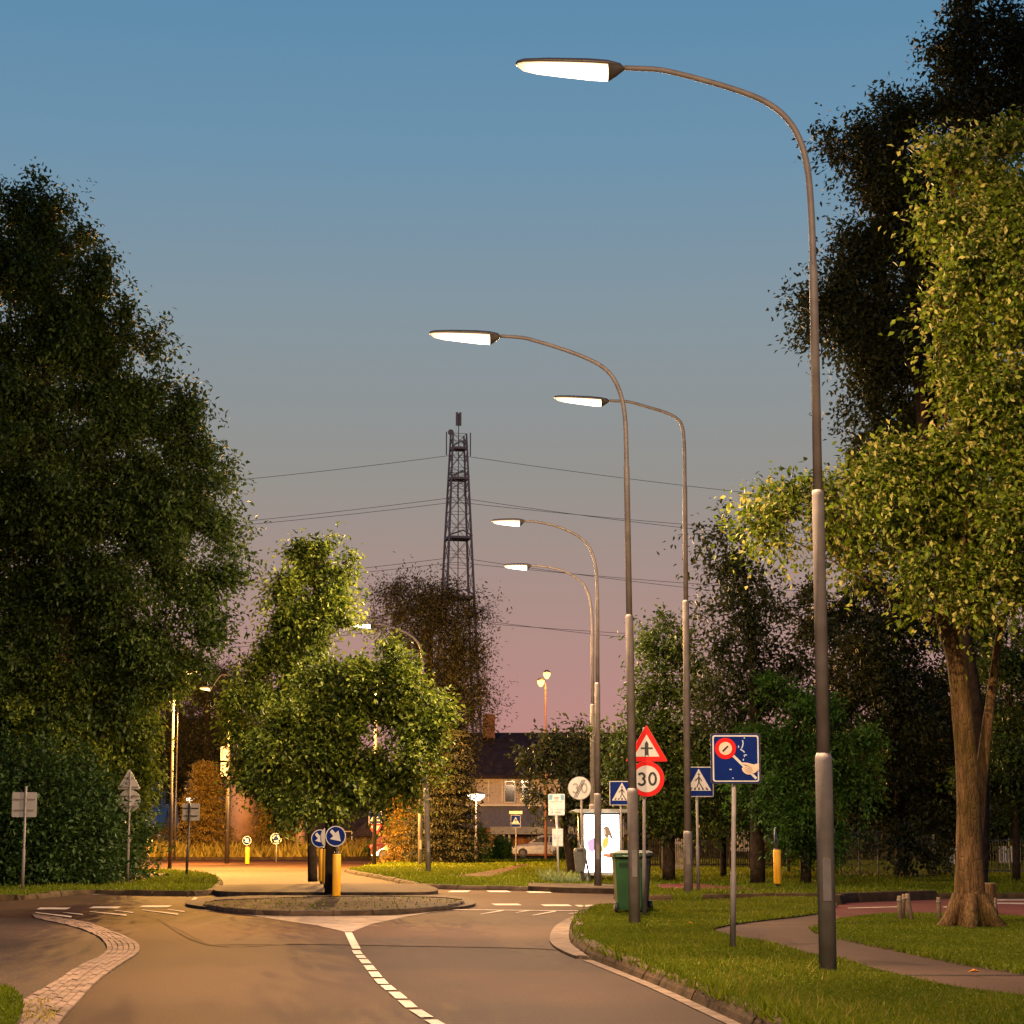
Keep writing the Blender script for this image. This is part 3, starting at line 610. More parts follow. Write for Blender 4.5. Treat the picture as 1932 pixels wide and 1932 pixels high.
street_lamp('lit street lamp of the same row nearest to the viewer, outside the picture', (966 + b0.x / b0.y * F, 2220), b0.y,
    [(966 + b0.x / b0.y * F, -1260), (966 + (b0.x - .1) / b0.y * F, -1430), (966 + (b0.x - .6) / b0.y * F, -1560), (966 + (b0.x - 1.5) / b0.y * F, -1640)], (966 + (b0.x - 2.05) / b0.y * F, -1650), (966 + (b0.x - 3.1) / b0.y * F, -1655), LAMP_W, [(966 + b0.x / b0.y * F, 1200), (966 + b0.x / b0.y * F, 100), (966 + b0.x / b0.y * F, -900)], base_z=.1)
def mast(label, x, y, d, top_y, heads, r=.085, boxes=(), m=M_DARK, col=SODIUM, power=SODIUM_W, group='sodium lamp masts at the roundabout'):
    base = G(x, y) if d is None else P(x, y, d); base.z = .02; d = base.y
    t = thing('lamp_mast', label, 'street lamp', base, group)
    zt = P(x, top_y, d).z; b = MB(); b.tube([(0, 0, 0), (0, 0, zt * .35), (0, 0, zt * .36), (0, 0, zt)], [r, r * .95, r * .72, r * .5], m, 12); b.build('pole', t, True)
    for hx, hy in heads:
        e = P(hx, hy, d) - base; s = 1 if e.x >= 0 else -1
        if abs(e.x) > .5:
            b = MB(); b.tube(spline([(0, 0, zt - .05), (e.x * .4, 0, zt + .0), (e.x - s * .35, 0, e.z)], 5), .04, m, 8); b.build('arm', t, True)
        root = Vector((e.x - s * .35, 0, e.z)); tip = Vector((e.x + s * .35, 0, e.z + .02))
        lamp_head(t, root, tip, .14, .09, M_BULBO, power, col, rad=.05)
    for bx, by, bw, bh in boxes:
        e = P(bx, by, d) - base; b = MB(); b.box((e.x, -r - .12, e.z), (bw, .2, bh), M_SW); b.box((e.x - bw * .28, -r - .225, e.z), (bw * .12, .01, bh * .7), M_DARK); b.build('sign_box', t)
    return t
mast('dark lamp mast at the roundabout edge, left of the bronze lit conifer', 320, 1640, None, 1240, [(360, 1266)])
mast('dark lamp mast with two pale boxes on its shaft', 428, 1630, None, 1275, [(388, 1298)], r=.13, boxes=((425, 1422, .38, .72), (425, 1452, .38, .72)))
mast('farther slim orange lamp mast just right of the dark mast', 329, 1624, None, 1322, [(322, 1323)], r=.06, power=3500)
mast('dark lamp mast in front of the give way sign, rising into leaves', 706, 1638, None, 1262, [(695, 1262)], r=.10)
def post_top(label, x, y, d, top_y, col, bulb, power, heads=1, m=M_GALVD, rr=.3):
    base = P(x, y, d); base.z = .02; t = thing('lantern_post', label, 'street lamp', base, 'post top lanterns'); zt = P(x, top_y, d).z
    b = MB(); b.tube([(0, 0, 0), (0, 0, zt * .4), (0, 0, zt * .41), (0, 0, zt - .2)], [.09, .085, .06, .045], m, 10); b.build('pole', t, True)
    for i in range(heads):
        ox, oz = (0, 0) if heads == 1 else ((-.28, -.22) if i == 0 else (.08, .25))
        g = MB(); g.tube([(ox, 0, zt - .2 + oz), (ox, 0, zt + oz), (ox, 0, zt + .16 + oz)], [rr * .35, rr * .9, rr], bulb, 14); g.build('glass_bowl', t, True)
        g = MB(); g.tube([(ox, 0, zt + .165 + oz), (ox, 0, zt + .24 + oz), (ox, 0, zt + .34 + oz)], [rr * 1.15, rr * .9, rr * .3], M_HOOD, 14); g.build('hood', t, True)
    if power: light(t, (0, -.75, zt - .1), power, col, .15)
    return t
post_top('bright lantern post in front of the pale house', 898, 1625, 119, 1505, WARM, M_LANT, 500, rr=.5)
post_top('tall slim post with two small orange lanterns above the house roof', 1030, 1620, 125, 1283, SODIUM, M_LANTO, 500, heads=2, m=mat('rust_post', (.22, .09, .045), .6), rr=.22)
post_top('small star bright lantern right behind the dark square sign', 357, 1612, 140, 1511, WARM, M_LANT, 600, rr=.3)
# ================================================================ TRAFFIC SIGNS
def rrect(w, h, r, n=5):
    out = []
    for cx, cy, a0 in ((w / 2 - r, h / 2 - r, 0), (-w / 2 + r, h / 2 - r, 90), (-w / 2 + r, -h / 2 + r, 180), (w / 2 - r, -h / 2 + r, 270)):
        for i in range(n + 1):
            a = math.radians(a0 + 90 * i / n); out.append((cx + r * math.cos(a), cy + r * math.sin(a)))
    return out
def circ(r, n=40, cx=0, cy=0): return [(cx + r * math.cos(2 * math.pi * i / n), cy + r * math.sin(2 * math.pi * i / n)) for i in range(n)]
def rtri(s, r, down=False, n=5):
    h = s * math.sqrt(3) / 2; R = r; pts = []; k = -1 if down else 1
    cs = [(0, h * 2 / 3 - 2 * R, 90), (-(s / 2 - R * math.sqrt(3)), -h / 3 + R, 210), ((s / 2 - R * math.sqrt(3)), -h / 3 + R, 330)]
    for cx, cy, a0 in cs:
        for i in range(n + 1):
            a = math.radians(a0 - 60 + 120 * i / n); pts.append((cx + R * math.cos(a), k * (cy + R * math.sin(a))))
    return pts if not down else pts[::-1]
def ribbon(pts, w, cap=True):
    pts = [Vector((p[0], p[1])) for p in pts]; L, Rr = [], []
    for i, p in enumerate(pts):
        t = (pts[min(i + 1, len(pts) - 1)] - pts[max(i - 1, 0)]).normalized(); n = Vector((-t.y, t.x)) * (w / 2); L.append(tuple(p + n)); Rr.append(tuple(p - n))
    return L, Rr
class Sign:
    """layers stacked towards the viewer on an upright plate"""
    def __init__(s, parent, c, yaw=0.0, flip=False): s.parent, s.c, s.yaw = parent, c, yaw; s.k = 0
    def plate(s, outline, m, name='plate', th=.022):
        b = MB(); b.plate(outline, 0, th, m); o = b.build(name, s.parent); s._place(o); return o
    def _place(s, o): o.location = s.c; o.rotation_euler = (0, 0, s.yaw)
    def layer(s, shapes, m, name, k, th=.002):
        for sh in shapes:
            b = MB(); y1 = -.0005 - .0028 * (k - 1); b.plate(sh, y1 - th, y1, m); o = b.build(name, s.parent); s._place(o)
        return o
    def strokes(s, lines, w, m, name, k):
        y = -.0005 - .0028 * (k - 1) - .002
        for ln in lines:
            b = MB(); kk = b.m(m); L, Rr = ribbon(ln, w); o = len(b.v); n = len(L); b.v += [(u, y, v) for u, v in L] + [(u, y, v) for u, v in Rr]
            for i in range(n - 1): b.f.append([o + n + i, o + n + i + 1, o + i + 1, o + i]); b.mi.append(kk)
            o = b.build(name, s.parent); s._place(o)
        return o
def arc(cx, cy, rx, ry, a0, a1, n=14): return [(cx + rx * math.cos(math.radians(a0 + (a1 - a0) * i / n)), cy + ry * math.sin(math.radians(a0 + (a1 - a0) * i / n))) for i in range(n + 1)]
def digit3(cx, h): return [arc(cx, h * .25, h * .27, h * .25, 155, -60) + arc(cx - h * .01, -h * .26, h * .31, h * .28, 62, -155)]
def digit0(cx, h): return [arc(cx, 0, h * .30, h * .52, 90, 452, 30)]
def post(t, p0, p1, r=.03, m=M_GALVD, step=None):
    b = MB(); p0, p1 = Vector(p0), Vector(p1)
    if step: q = p0.lerp(p1, step); b.tube([p0, q, q + (p1 - p0) * .01, p1], [r * 1.35, r * 1.35, r, r], m, 12)
    else: b.tube([p0, p1], r, m, 12)
    return b.build('pole', t, True)
def ped_symbol(s, w, k0):
    H = w * .74
    tri = [(-w * .42, -w * .30), (w * .42, -w * .30), (0, w * .44)]
    s.layer([tri], M_SW, 'triangle', k0)
    q = w
    body = [[(0, .20 * q), (0, -.02 * q)], [(0, .15 * q), (-.07 * q, .09 * q), (-.12 * q, .03 * q)], [(0, .15 * q), (.07 * q, .08 * q), (.09 * q, .02 * q)],
            [(0, 0), (-.04 * q, -.10 * q), (-.07 * q, -.19 * q)], [(0, 0), (.05 * q, -.09 * q), (.11 * q, -.19 * q)]]
    s.strokes(body, .035 * q, M_SK, 'figure_limb', k0 + 1)
    s.layer([circ(.035 * q, 14, 0, .25 * q), [(-.035 * q, .17 * q), (.035 * q, .17 * q), (.025 * q, .0), (-.025 * q, .0)]], M_SK, 'figure_piece', k0 + 2)
    bars = []
    for i in range(-2, 3):
        x = i * .13 * q; bars.append([(x * 1.12 - .033 * q, -.275 * q), (x * 1.12 + .033 * q, -.275 * q), (x * .92 + .02 * q, -.19 * q), (x * .92 - .02 * q, -.19 * q)])
    s.layer(bars, M_SK, 'zebra_bar', k0 + 1)
def square_frame(s, w, h, m=M_SB, edge=M_SW, r=.04, rim=.028):
    s.plate(rrect(w, h, r), M_SBACK); s.layer([rrect(w - .004, h - .004, r)], edge, 'border', 1); s.layer([rrect(w - rim, h - rim, r * .8)], m, 'field', 2)
def sign_base(x, y, d, z=.1):
    b = P(x, y, d); b.z = z; return b
# --- hand with stop disc, blue square
d = 25.8; base = sign_base(1383, 1798, d); t = thing('traffic_sign', 'large blue square sign with a hand holding a red stop disc', 'traffic sign', base)
c = P(1388, 1431, d) - base; top = P(1386, 1450, d) - base
post(t, (0, .03, -.05), (top.x, .05, top.z), .027, M_GALV, .44)
s = Sign(t, c); w = 90 / ppm(d) * 1.01
s.plate(rrect(w + .02, w + .02, .03), M_DARK); s.layer([rrect(w, w, .035)], M_SB, 'blue_edge', 1); s.layer([rrect(w * .955, w * .955, .03)], M_SW, 'border', 2); s.layer([rrect(w * .895, w * .895, .022)], M_SB, 'field', 3)
U = lambda zx, zy: ((zx - 862) / 1275 * w, (1000 - zy) / 1300 * w)        # reads the sign's own layout
uc = U(595, 735); s.layer([circ(.218 * w, 40, *uc)], M_SR, 'red_disc', 4); s.layer([circ(.134 * w, 36, *uc)], M_SKIN, 'disc_centre', 5)
s.strokes([[U(520, 812), U(660, 670)]], .036 * w, M_SK, 'slash', 6)
s.strokes([[U(800, 930), U(1395, 1535)]], .052 * w, M_SW, 'stick', 4)
hand = [U(*p) for p in ((1470, 1120), (1410, 1140), (1330, 1160), (1250, 1140), (1150, 1115), (1050, 1105), (1015, 1125), (1060, 1155), (1120, 1185), (1180, 1190), (1110, 1205), (1050, 1230), (1015, 1265), (1030, 1330), (1080, 1385), (1150, 1425), (1240, 1430), (1285, 1380), (1340, 1395), (1400, 1350), (1430, 1320), (1470, 1315))]
s.layer([hand[::-1]], M_SKIN, 'hand', 5)
s.strokes([[U(1075, 1260), U(1190, 1215)], [U(1085, 1310), U(1235, 1250)], [U(1120, 1355), U(1265, 1295)], [U(1180, 1390), U(1285, 1340)], [U(1195, 1200), U(1270, 1260), U(1300, 1350)], [U(1060, 1155), U(1190, 1195)]], .008 * w, mat('finger_lines', (.36, .22, .13), .6), 'finger_line', 6)
s.strokes([[U(1105, 440), U(1090, 470)], [U(1048, 515), U(1062, 600), U(1040, 690), U(1015, 735)], [U(985, 755), U(1060, 800), U(1095, 840)], [U(1155, 905), U(1085, 910), U(1090, 960)], [U(1062, 1010), U(1060, 1060)], [U(690, 1290), U(750, 1295)], [U(765, 1520), U(795, 1530)], [U(940, 660), U(940, 715)]], .022 * w, M_SCR, 'scratch', 4)
# --- priority crossroads warning above the 30 limit
d = 36.6; base = sign_base(1216, 1732, d); t = thing('traffic_sign', 'red triangle crossroads warning above a red ringed 30 limit', 'traffic sign', base)
post(t, (0, .04, -.05), (.03, .05, P(1219, 1372, d).z - .1), .03, M_GALV, .31)
c = P(1220, 1413.5, d) - base; s = Sign(t, c); a = 80 / ppm(d)
s.plate(rtri(a, .018), M_SBACK); s.layer([rtri(a - .006, .016)], M_SR, 'red_border', 1); s.layer([rtri(a * .60, .006)], M_SW, 'field', 2)
s.layer([[(-.045 * a, -.17 * a), (0, -.13 * a), (.045 * a, -.17 * a), (.042 * a, .13 * a), (0, .20 * a), (-.042 * a, .13 * a)][::1]], M_SK, 'arrow', 3)
s.layer([[(-.14 * a, .010 * a), (.14 * a, .010 * a), (.14 * a, .040 * a), (-.14 * a, .040 * a)]], M_SK, 'cross_bar', 4)
c = P(1220, 1469.5, d) - base; c.y -= .004; s = Sign(t, c); R = 33.2 / ppm(d)
s.plate(circ(R), M_SBACK); s.layer([circ(R * .995)], M_SR, 'red_ring', 1); s.layer([circ(R * .745)], M_SW, 'field', 2)
s.strokes(digit3(-R * .29, R * .62), R * .125, M_SK, 'digit', 3); s.strokes(digit0(R * .33, R * .62), R * .125, M_SK, 'digit', 3)
# --- end of 30 zone
d = 61; base = sign_base(1115, 1670, d); t = thing('traffic_sign', 'pale round end of 30 sign on a leaning pole', 'traffic sign', base)
c = P(1093.5, 1487, d) - base; tp = P(1097, 1500, d) - base; md = P(1098, 1580, d) - base
b = MB(); b.tube([(0, .03, -.05), (md.x, .03, md.z), (tp.x, .03, tp.z)], .03, M_GALVD, 10); b.build('pole', t, True)
s = Sign(t, c); R = 21.8 / ppm(d); s.plate(circ(R), M_SBACK); s.layer([circ(R * .99)], M_SG, 'rim', 1); s.layer([circ(R * .95)], M_SW, 'field', 2)
s.strokes(digit3(-R * .36, R * .72), R * .15, M_SG, 'digit', 3); s.strokes(digit0(R * .40, R * .72), R * .15, M_SG, 'digit', 3)
for i in (-1, 0, 1): s.strokes([[(-R * .36 + i * R * .12, -R * .80), (R * .36 + i * R * .12, R * .72)]], R * .055, M_SK, 'stripe', 4)
# --- pedestrian crossing signs
def ped_sign(label, x, base_y, d, sx0, sx1, sy0, sy1, m=M_GALVD, r=.03, z=.1, step=.42, extra=None):
    base = sign_base(x, base_y, d, z); t = thing('traffic_sign', label, 'traffic sign', base, 'pedestrian crossing signs')
    c = P((sx0 + sx1) / 2, (sy0 + sy1) / 2, d) - base; post(t, (0, .04, -.05), (0, .05, c.z + .1), r, m, step)
    s = Sign(t, c); w = (sx1 - sx0) / ppm(d); h = (sy1 - sy0) / ppm(d); square_frame(s, w, h, r=.02, rim=w * .06); ped_symbol(s, min(w, h) * 1.0, 3); return t, base
ped_sign('blue pedestrian crossing sign right behind the sharply bent lamp, beside the hand sign', 1318, 1697, 49.5, 1291, 1346, 1447, 1503)
ped_sign('blue pedestrian crossing sign half hidden behind the lamp by the wheelie bin', 1173, 1672, 60.5, 1150, 1197, 1474, 1519)
t, bs = ped_sign('tiny distant pedestrian crossing sign below an orange plate, before the pale house', 973.5, 1632, 106, 964, 982, 1538.5, 1560.5, r=.035, z=.05)
b = MB(); c = P(973, 1533, 106) - bs; b.box((c.x, .0, c.z), (.66, .02, .15), M_SKIN); b.build('name_plate', t)
t, bs = ped_sign('distant pedestrian crossing sign above a give way triangle, behind a dark mast', 706.5, 1630, 112, 696, 720, 1531, 1553.5, r=.035, z=.02)
c = P(708, 1563, 112) - bs; s = Sign(t, c); a = 27 / ppm(112); s.plate(rtri(a, .02, True), M_SBACK); s.layer([rtri(a * .98, .02, True)], M_SR, 'red_border', 1); s.layer([rtri(a * .62, .01, True)], M_SW, 'field', 2)
# --- signs seen from behind on the left
def back_sign(label, x, y, d, shapes, r=.03, m=M_GALVD, pm=M_SBACK, group='signs seen from behind', top=0, z=.1, tilt=0.0):
    base = sign_base(x, y, d, z); t = thing('traffic_sign', label, 'traffic sign', base, group); zt = 0
    for kind, cx, cy, w, h in shapes:
        c = P(cx, cy, d) - base; b = MB(); mm = ppm(d); zt = max(zt, c.z + h / mm / 2)
        o = {'sq': rrect(w / mm, h / mm, .03), 'ro': circ(w / mm / 2, 32), 'tr': rtri(w / mm, .03)}[kind]
        b.plate(o, .05, .07, pm, c.x, c.z); b.build('plate', t)
        b = MB(); b.box((c.x, .035, c.z + h / mm * .22), (w / mm * (.9 if kind != 'tr' else .4), .03, .03), m); b.box((c.x, .035, c.z - h / mm * .22), (w / mm * .8, .03, .03), m); b.build('bracket', t)
    post(t, (tilt, 0, -.05), (0, 0, zt + top), r, m, .4); return t
back_sign('square sign seen from behind on the far left, before the hedge', 42, 1686, 54, [('sq', 45, 1518, 46, 46)], top=.15)
back_sign('triangle and round sign seen from behind on one pole', 240, 1675, 60, [('tr', 243, 1476, 45, 39), ('ro', 243, 1511, 42, 42)], top=.0)
back_sign('dark square sign seen from behind on a thin dark pole', 355, 1657, 73, [('sq', 360, 1532, 32, 32)], m=M_DARK, pm=M_SG, r=.035, tilt=-.06)
back_sign('small pale round sign seen from behind amid the roundabout plants', 280.5, 1622, 118, [('ro', 280.5, 1587, 14, 14)], z=.02, pm=M_SW)
back_sign('pale round sign seen from behind beside the hedge edge', 250, 1618, 122, [('ro', 250, 1585, 20, 22)], z=.02, pm=M_SW)
# --- roundabout sign
d = 114; base = sign_base(521, 1622, d, .02); t = thing('traffic_sign', 'round blue roundabout sign with three white arrows', 'traffic sign', base)
c = P(521, 1582, d) - base; post(t, (0, .03, -.05), (0, .04, c.z), .03, M_GALV); s = Sign(t, c); R = 10.6 / ppm(d)
s.plate(circ(R), M_SBACK); s.layer([circ(R * .99)], M_SW, 'border', 1); s.layer([circ(R * .86)], M_SB, 'field', 2)
for i in range(3):
    a0 = 90 + 120 * i; s.strokes([arc(0, 0, R * .52, R * .52, a0 + 10, a0 + 75, 8)], R * .2, M_SW, 'arrow', 3)
    aa = math.radians(a0 + 75); cc = (R * .52 * math.cos(aa), R * .52 * math.sin(aa)); tg = (-math.sin(aa), math.cos(aa)); nr = (math.cos(aa), math.sin(aa))
    s.layer([[(cc[0] + nr[0] * R * .24, cc[1] + nr[1] * R * .24), (cc[0] + tg[0] * R * .36, cc[1] + tg[1] * R * .36), (cc[0] - nr[0] * R * .24, cc[1] - nr[1] * R * .24)]], M_SW, 'arrow_head', 4)
# --- keep right bollards
def arrow_down_right(R):
    pts = [(-.52, .55), (-.38, .70), (-.02, .32), (.28, .58), (.52, -.52), (-.58, -.28), (-.26, .02), (-.60, .42)]
    return [(u * R * .95, v * R * .95) for u, v in pts]
def keep_right(label, x, y, d, bw, y0, y1, scx, scy, R_px, yaw=0.0, z=.14, arrow=True, group='yellow bollards with keep right signs', back=False):
    base = sign_base(x, y, d, z); t = thing('keep_right_bollard', label, 'bollard', base, group); mm = ppm(d)
    zt, zb = P(x, y0, d).z - z, max(.0, P(x, y1, d).z - z); r = bw / mm / 2
    b = MB(); b.tube([(0, 0, zb), (0, 0, zb + .02), (0, 0, zt - .02), (0, 0, zt)], [r * .92, r, r, r * .92], M_YEL, 20); b.build('sleeve', t, True)
    b = MB(); b.tube([(0, 0, zt), (0, 0, zt + .035)], [r * .95, r * .8], M_BLACK, 16); b.build('collar', t, True); b = MB(); b.tube([(0, 0, -.02), (0, 0, zb)], [r * .6, r * .5], M_BLACK, 12); b.build('foot', t, True)
    c = P(scx, scy, d) - base
    b = MB(); b.tube([(0, .04, zt), (0, .04, c.z)], .022, M_GALV, 8); b.build('bracket', t, True)
    R = R_px / mm; s = Sign(t, Vector((c.x, -.03 if not back else .0, c.z)), yaw)
    s.plate(circ(R), M_SBACK)
    if not back:
        s.layer([circ(R * .995)], M_SW, 'border', 1); s.layer([circ(R * .90)], M_SB, 'field', 2)
        if arrow: s.layer([arrow_down_right(R)[::-1]], M_SW, 'arrow', 3)
    return t
keep_right('nearest yellow bollard with a blue keep right disc beside the dark tree trunk', 634.5, 1696, 47, 15.5, 1611, 1695, 633.6, 1577.7, 19.2)
keep_right('yellow bollard with a blue disc between the two island tree trunks', 607, 1671, 60, 13, 1601, 1663, 604, 1582, 16.5, z=.13)
keep_right('yellow bollard with its grey disc seen from behind, beside the front trunk', 613, 1680, 55, 11, 1602, 1668, 616, 1580, 17, yaw=1.0, z=.13, back=True)
keep_right('small distant yellow bollard with a tiny keep right disc at the roundabout', 466, 1632, 105, 8, 1598, 1630, 466, 1586, 8.2, z=.02)
# orange bollard on the right, its sign seen edge-on
keep_right('orange yellow bollard on the far right verge, its blue sign seen edge on', 1467.5, 1682, 55.5, 14.5, 1603, 1668, 1463.5, 1578, 17, yaw=1.32, z=.1)
# --- bus stop sign
d = 64.5; base = sign_base(1054, 1662, d, .12); t = thing('bus_stop_sign', 'white and light blue bus stop flag with a timetable plate', 'sign', base)
b = MB(); tp = P(1050, 1535, d) - base; b.tube([(0, .02, -.05), (tp.x, .02, tp.z)], .035, M_SW, 10); b.build('pole', t, True)
c = P(1050, 1518, d) - base; s = Sign(t, c); w, h = 31 / ppm(d), 40 / ppm(d); M_LB = mat('bus_light_blue', (.18, .42, .60), .4)
s.plate(rrect(w, h, .03), M_SW); s.layer([rrect(w * .97, h * .97, .03)], mat('bus_white', (.78, .78, .76), .4), 'field', 1)
s.layer([[(-w * .45, h * .22), (-w * .27, h * .22), (-w * .23, h * .45), (-w * .45, h * .45)], [(w * .27, h * .22), (w * .45, h * .22), (w * .45, h * .45), (w * .23, h * .45)]], M_LB, 'blue_corner', 2)
s.layer([[(-w * .14, h * .28), (w * .14, h * .28), (w * .14, h * .34), (-w * .14, h * .34)]], mat('bus_orange', (.6, .30, .22), .5), 'bus_symbol', 2)
s.layer([[(-w * .40, h * .12), (w * .38, h * .12), (w * .38, h * .14), (-w * .40, h * .14)], [(-w * .1, h * .20), (w * .1, h * .20), (w * .1, h * .225), (-w * .1, h * .225)], [(-w * .30, -h * .40), (-w * .22, -h * .36), (-w * .26, -h * .29)], [(-w * .10, -h * .37), (w * .25, -h * .37), (w * .25, -h * .34), (-w * .10, -h * .34)], [(-w * .38, -h * .24), (w * .38, -h * .24), (w * .38, -h * .232), (-w * .38, -h * .232)]], M_SG, 'text_line', 2)
c = P(1052, 1580, d) - base; s = Sign(t, c); w, h = 20.5 / ppm(d), 33 / ppm(d); s.plate(rrect(w, h, .01), M_SW, 'timetable'); s.layer([rrect(w * .92, h * .94, .01)], MATS['bus_white'], 'paper', 1)
s.layer([[(-w * .38, h * .08), (w * .38, h * .08), (w * .38, h * .11), (-w * .38, h * .11)], [(-w * .38, -h * .22), (w * .38, -h * .22), (w * .38, -h * .19), (-w * .38, -h * .19)], [(-w * .36, -h * .12), (w * .1, -h * .12), (w * .2, h * .02), (-w * .36, h * .02)]], mat('paper_print', (.45, .55, .62), .6), 'print', 2)
# ================================================================ BUS SHELTER
d = 63.0; base = sign_base(1135, 1666, d, .14); t = thing('bus_shelter', 'glowing bus shelter with a lit poster panel facing the road', 'bus shelter', base)
zr = P(1135, 1530, d).z - .14; xl, xr = (P(1104, 1600, d) - base).x, (P(1184, 1600, d) - base).x; M_ALU = mat('shelter_aluminium', (.45, .46, .45), .35, .6)
rx0, rx1 = (P(1079, 1530, d) - base).x, (P(1198, 1530, d) - base).x
b = MB(); prof = [(rx0, 0), (rx0 + .12, -.05), (rx1 - .12, -.05), (rx1, 0), (rx1 - .1, .05), (rx0 + .1, .05)]; n = len(prof)
b.add([(x, -.55, zr + z) for x, z in prof] + [(x, 4.0, zr + z) for x, z in prof], [tuple(range(n)), tuple(range(2 * n - 1, n - 1, -1))] + [((i + 1) % n, i, n + i, n + (i + 1) % n) for i in range(n)], M_ALU); b.build('roof', t)
for x, y in ((xl - .08, .0), (xl + .02, .12), (xr + .05, .0), (rx1 - .12, .2), (xl - .05, 3.8), (xr + .05, 3.8)):
    b = MB(); b.tube([(x, y, -.03), (x, y, zr - .04)], .045, M_ALU, 12); b.build('post', t, True)
M_PANE = bpy.data.materials.new('clear_pane'); M_PANE.use_nodes = True; pb = M_PANE.node_tree.nodes['Principled BSDF']; pb.inputs['Transmission Weight'].default_value = 1; pb.inputs['Roughness'].default_value = .02; pb.inputs['IOR'].default_value = 1.05; pb.inputs['Base Color'].default_value = (.8, .88, .85, 1)
for i in range(3):
    b = MB(); b.box((xr + .05, .75 + i * 1.25, zr * .53), (.012, 1.15, zr * .82), M_PANE); b.build('pane', t)
b = MB(); b.box((xr - .15, 2.2, .48), (.38, 2.4, .04), M_ALU); b.build('bench', t)
px0, px1, pz0, pz1 = (P(1101, 1600, d) - base).x, (P(1169, 1600, d) - base).x, P(1135, 1647, d).z - .14, P(1135, 1536, d).z - .14
b = MB(); cx, cz, w, h = (px0 + px1) / 2, (pz0 + pz1) / 2, px1 - px0, pz1 - pz0
b.box((cx, .0, cz), (w + .12, .16, h + .14), M_ALU); b.box((cx - w * .4, 0, pz0 / 2 - .05), (.08, .1, pz0), M_ALU); b.box((cx + w * .4, 0, pz0 / 2 - .05), (.08, .1, pz0), M_ALU); b.build('poster_case', t)
pn = bpy.data.objects.new('poster', None); COL.objects.link(pn); pn.parent = t; pn.location = (cx, -.083, cz)
def poster(nm, shapes, m, y):
    b = MB()
    for sh in shapes: b.plate([(u * w, v * h) for u, v in sh], y - .002, y, m)
    return b.build(nm, pn)
poster('lit_panel', [[(-.48, -.485), (.48, -.485), (.48, .485), (-.48, .485)]], emat('poster_white', (1, .97, .90), 9.0), 0)
hair = [(.05, .27), (.12, .30), (.20, .28), (.26, .20), (.30, .12), (.34, .06), (.26, .08), (.20, .14), (.17, .06), (.10, .10), (.06, .17)]
poster('poster_hair', [hair[::-1]], emat('print_brown', (.45, .26, .13), 1.0), -.003)
poster('poster_dress', [[(.02, .05), (.12, .12), (.20, .08), (.18, -.03), (.08, -.10), (.02, -.05)], [(-.18, -.08), (.0, -.02), (.05, -.10), (-.05, -.2)]], emat('print_yellow', (1, .66, .12), 1.2), -.0035)
poster('poster_table', [[(.05, -.17), (.35, -.18), (.38, -.22), (.22, -.245), (.05, -.22)]], emat('print_orange', (1.0, .25, .10), 1.1), -.003)
poster('poster_figure', [[(-.40, .04), (-.22, .10), (-.16, .0), (-.24, -.16), (-.38, -.10)]], emat('print_purple', (.85, .52, .72), 1.2), -.003)
poster('poster_face', [[(.04, .24), (.10, .25), (.12, .16), (.07, .13), (.04, .17)], [(-.2, .02), (-.1, .06), (-.06, -.02), (-.14, -.06)]], emat('print_skin', (1, .62, .40), 1.3), -.004)
# litter bin on its post
d = 61.8; base = sign_base(1097, 1667, d, .14); t = thing('litter_bin', 'grey tapered litter bin on a post before the shelter', 'litter bin', base)
z0, z1 = P(1095, 1644, d).z - .14, P(1095, 1600, d).z - .14
b = MB(); b.tube([(.03, .1, -.05), (.03, .1, z1 + .1)], .05, M_GALVD, 10); b.build('post', t, True)
b = MB(); b.add([(x * s_ - .03, y * s_ * .7, z) for z, s_ in ((z0, .13), (z1 - .1, .2), (z1, .16)) for x, y in ((-1, -1), (1, -1), (1, 1), (-1, 1))], [(3, 2, 1, 0), (8, 9, 10, 11)] + [(i * 4 + j, i * 4 + (j + 1) % 4, i * 4 + 4 + (j + 1) % 4, i * 4 + 4 + j) for i in range(2) for j in range(4)], mat('bin_grey', (.10, .10, .085), .6)); b.build('container', t)
b = MB(); b.box((-.03, -.145, z1 - .06), (.2, .01, .06), M_BLACK); b.build('slot', t)
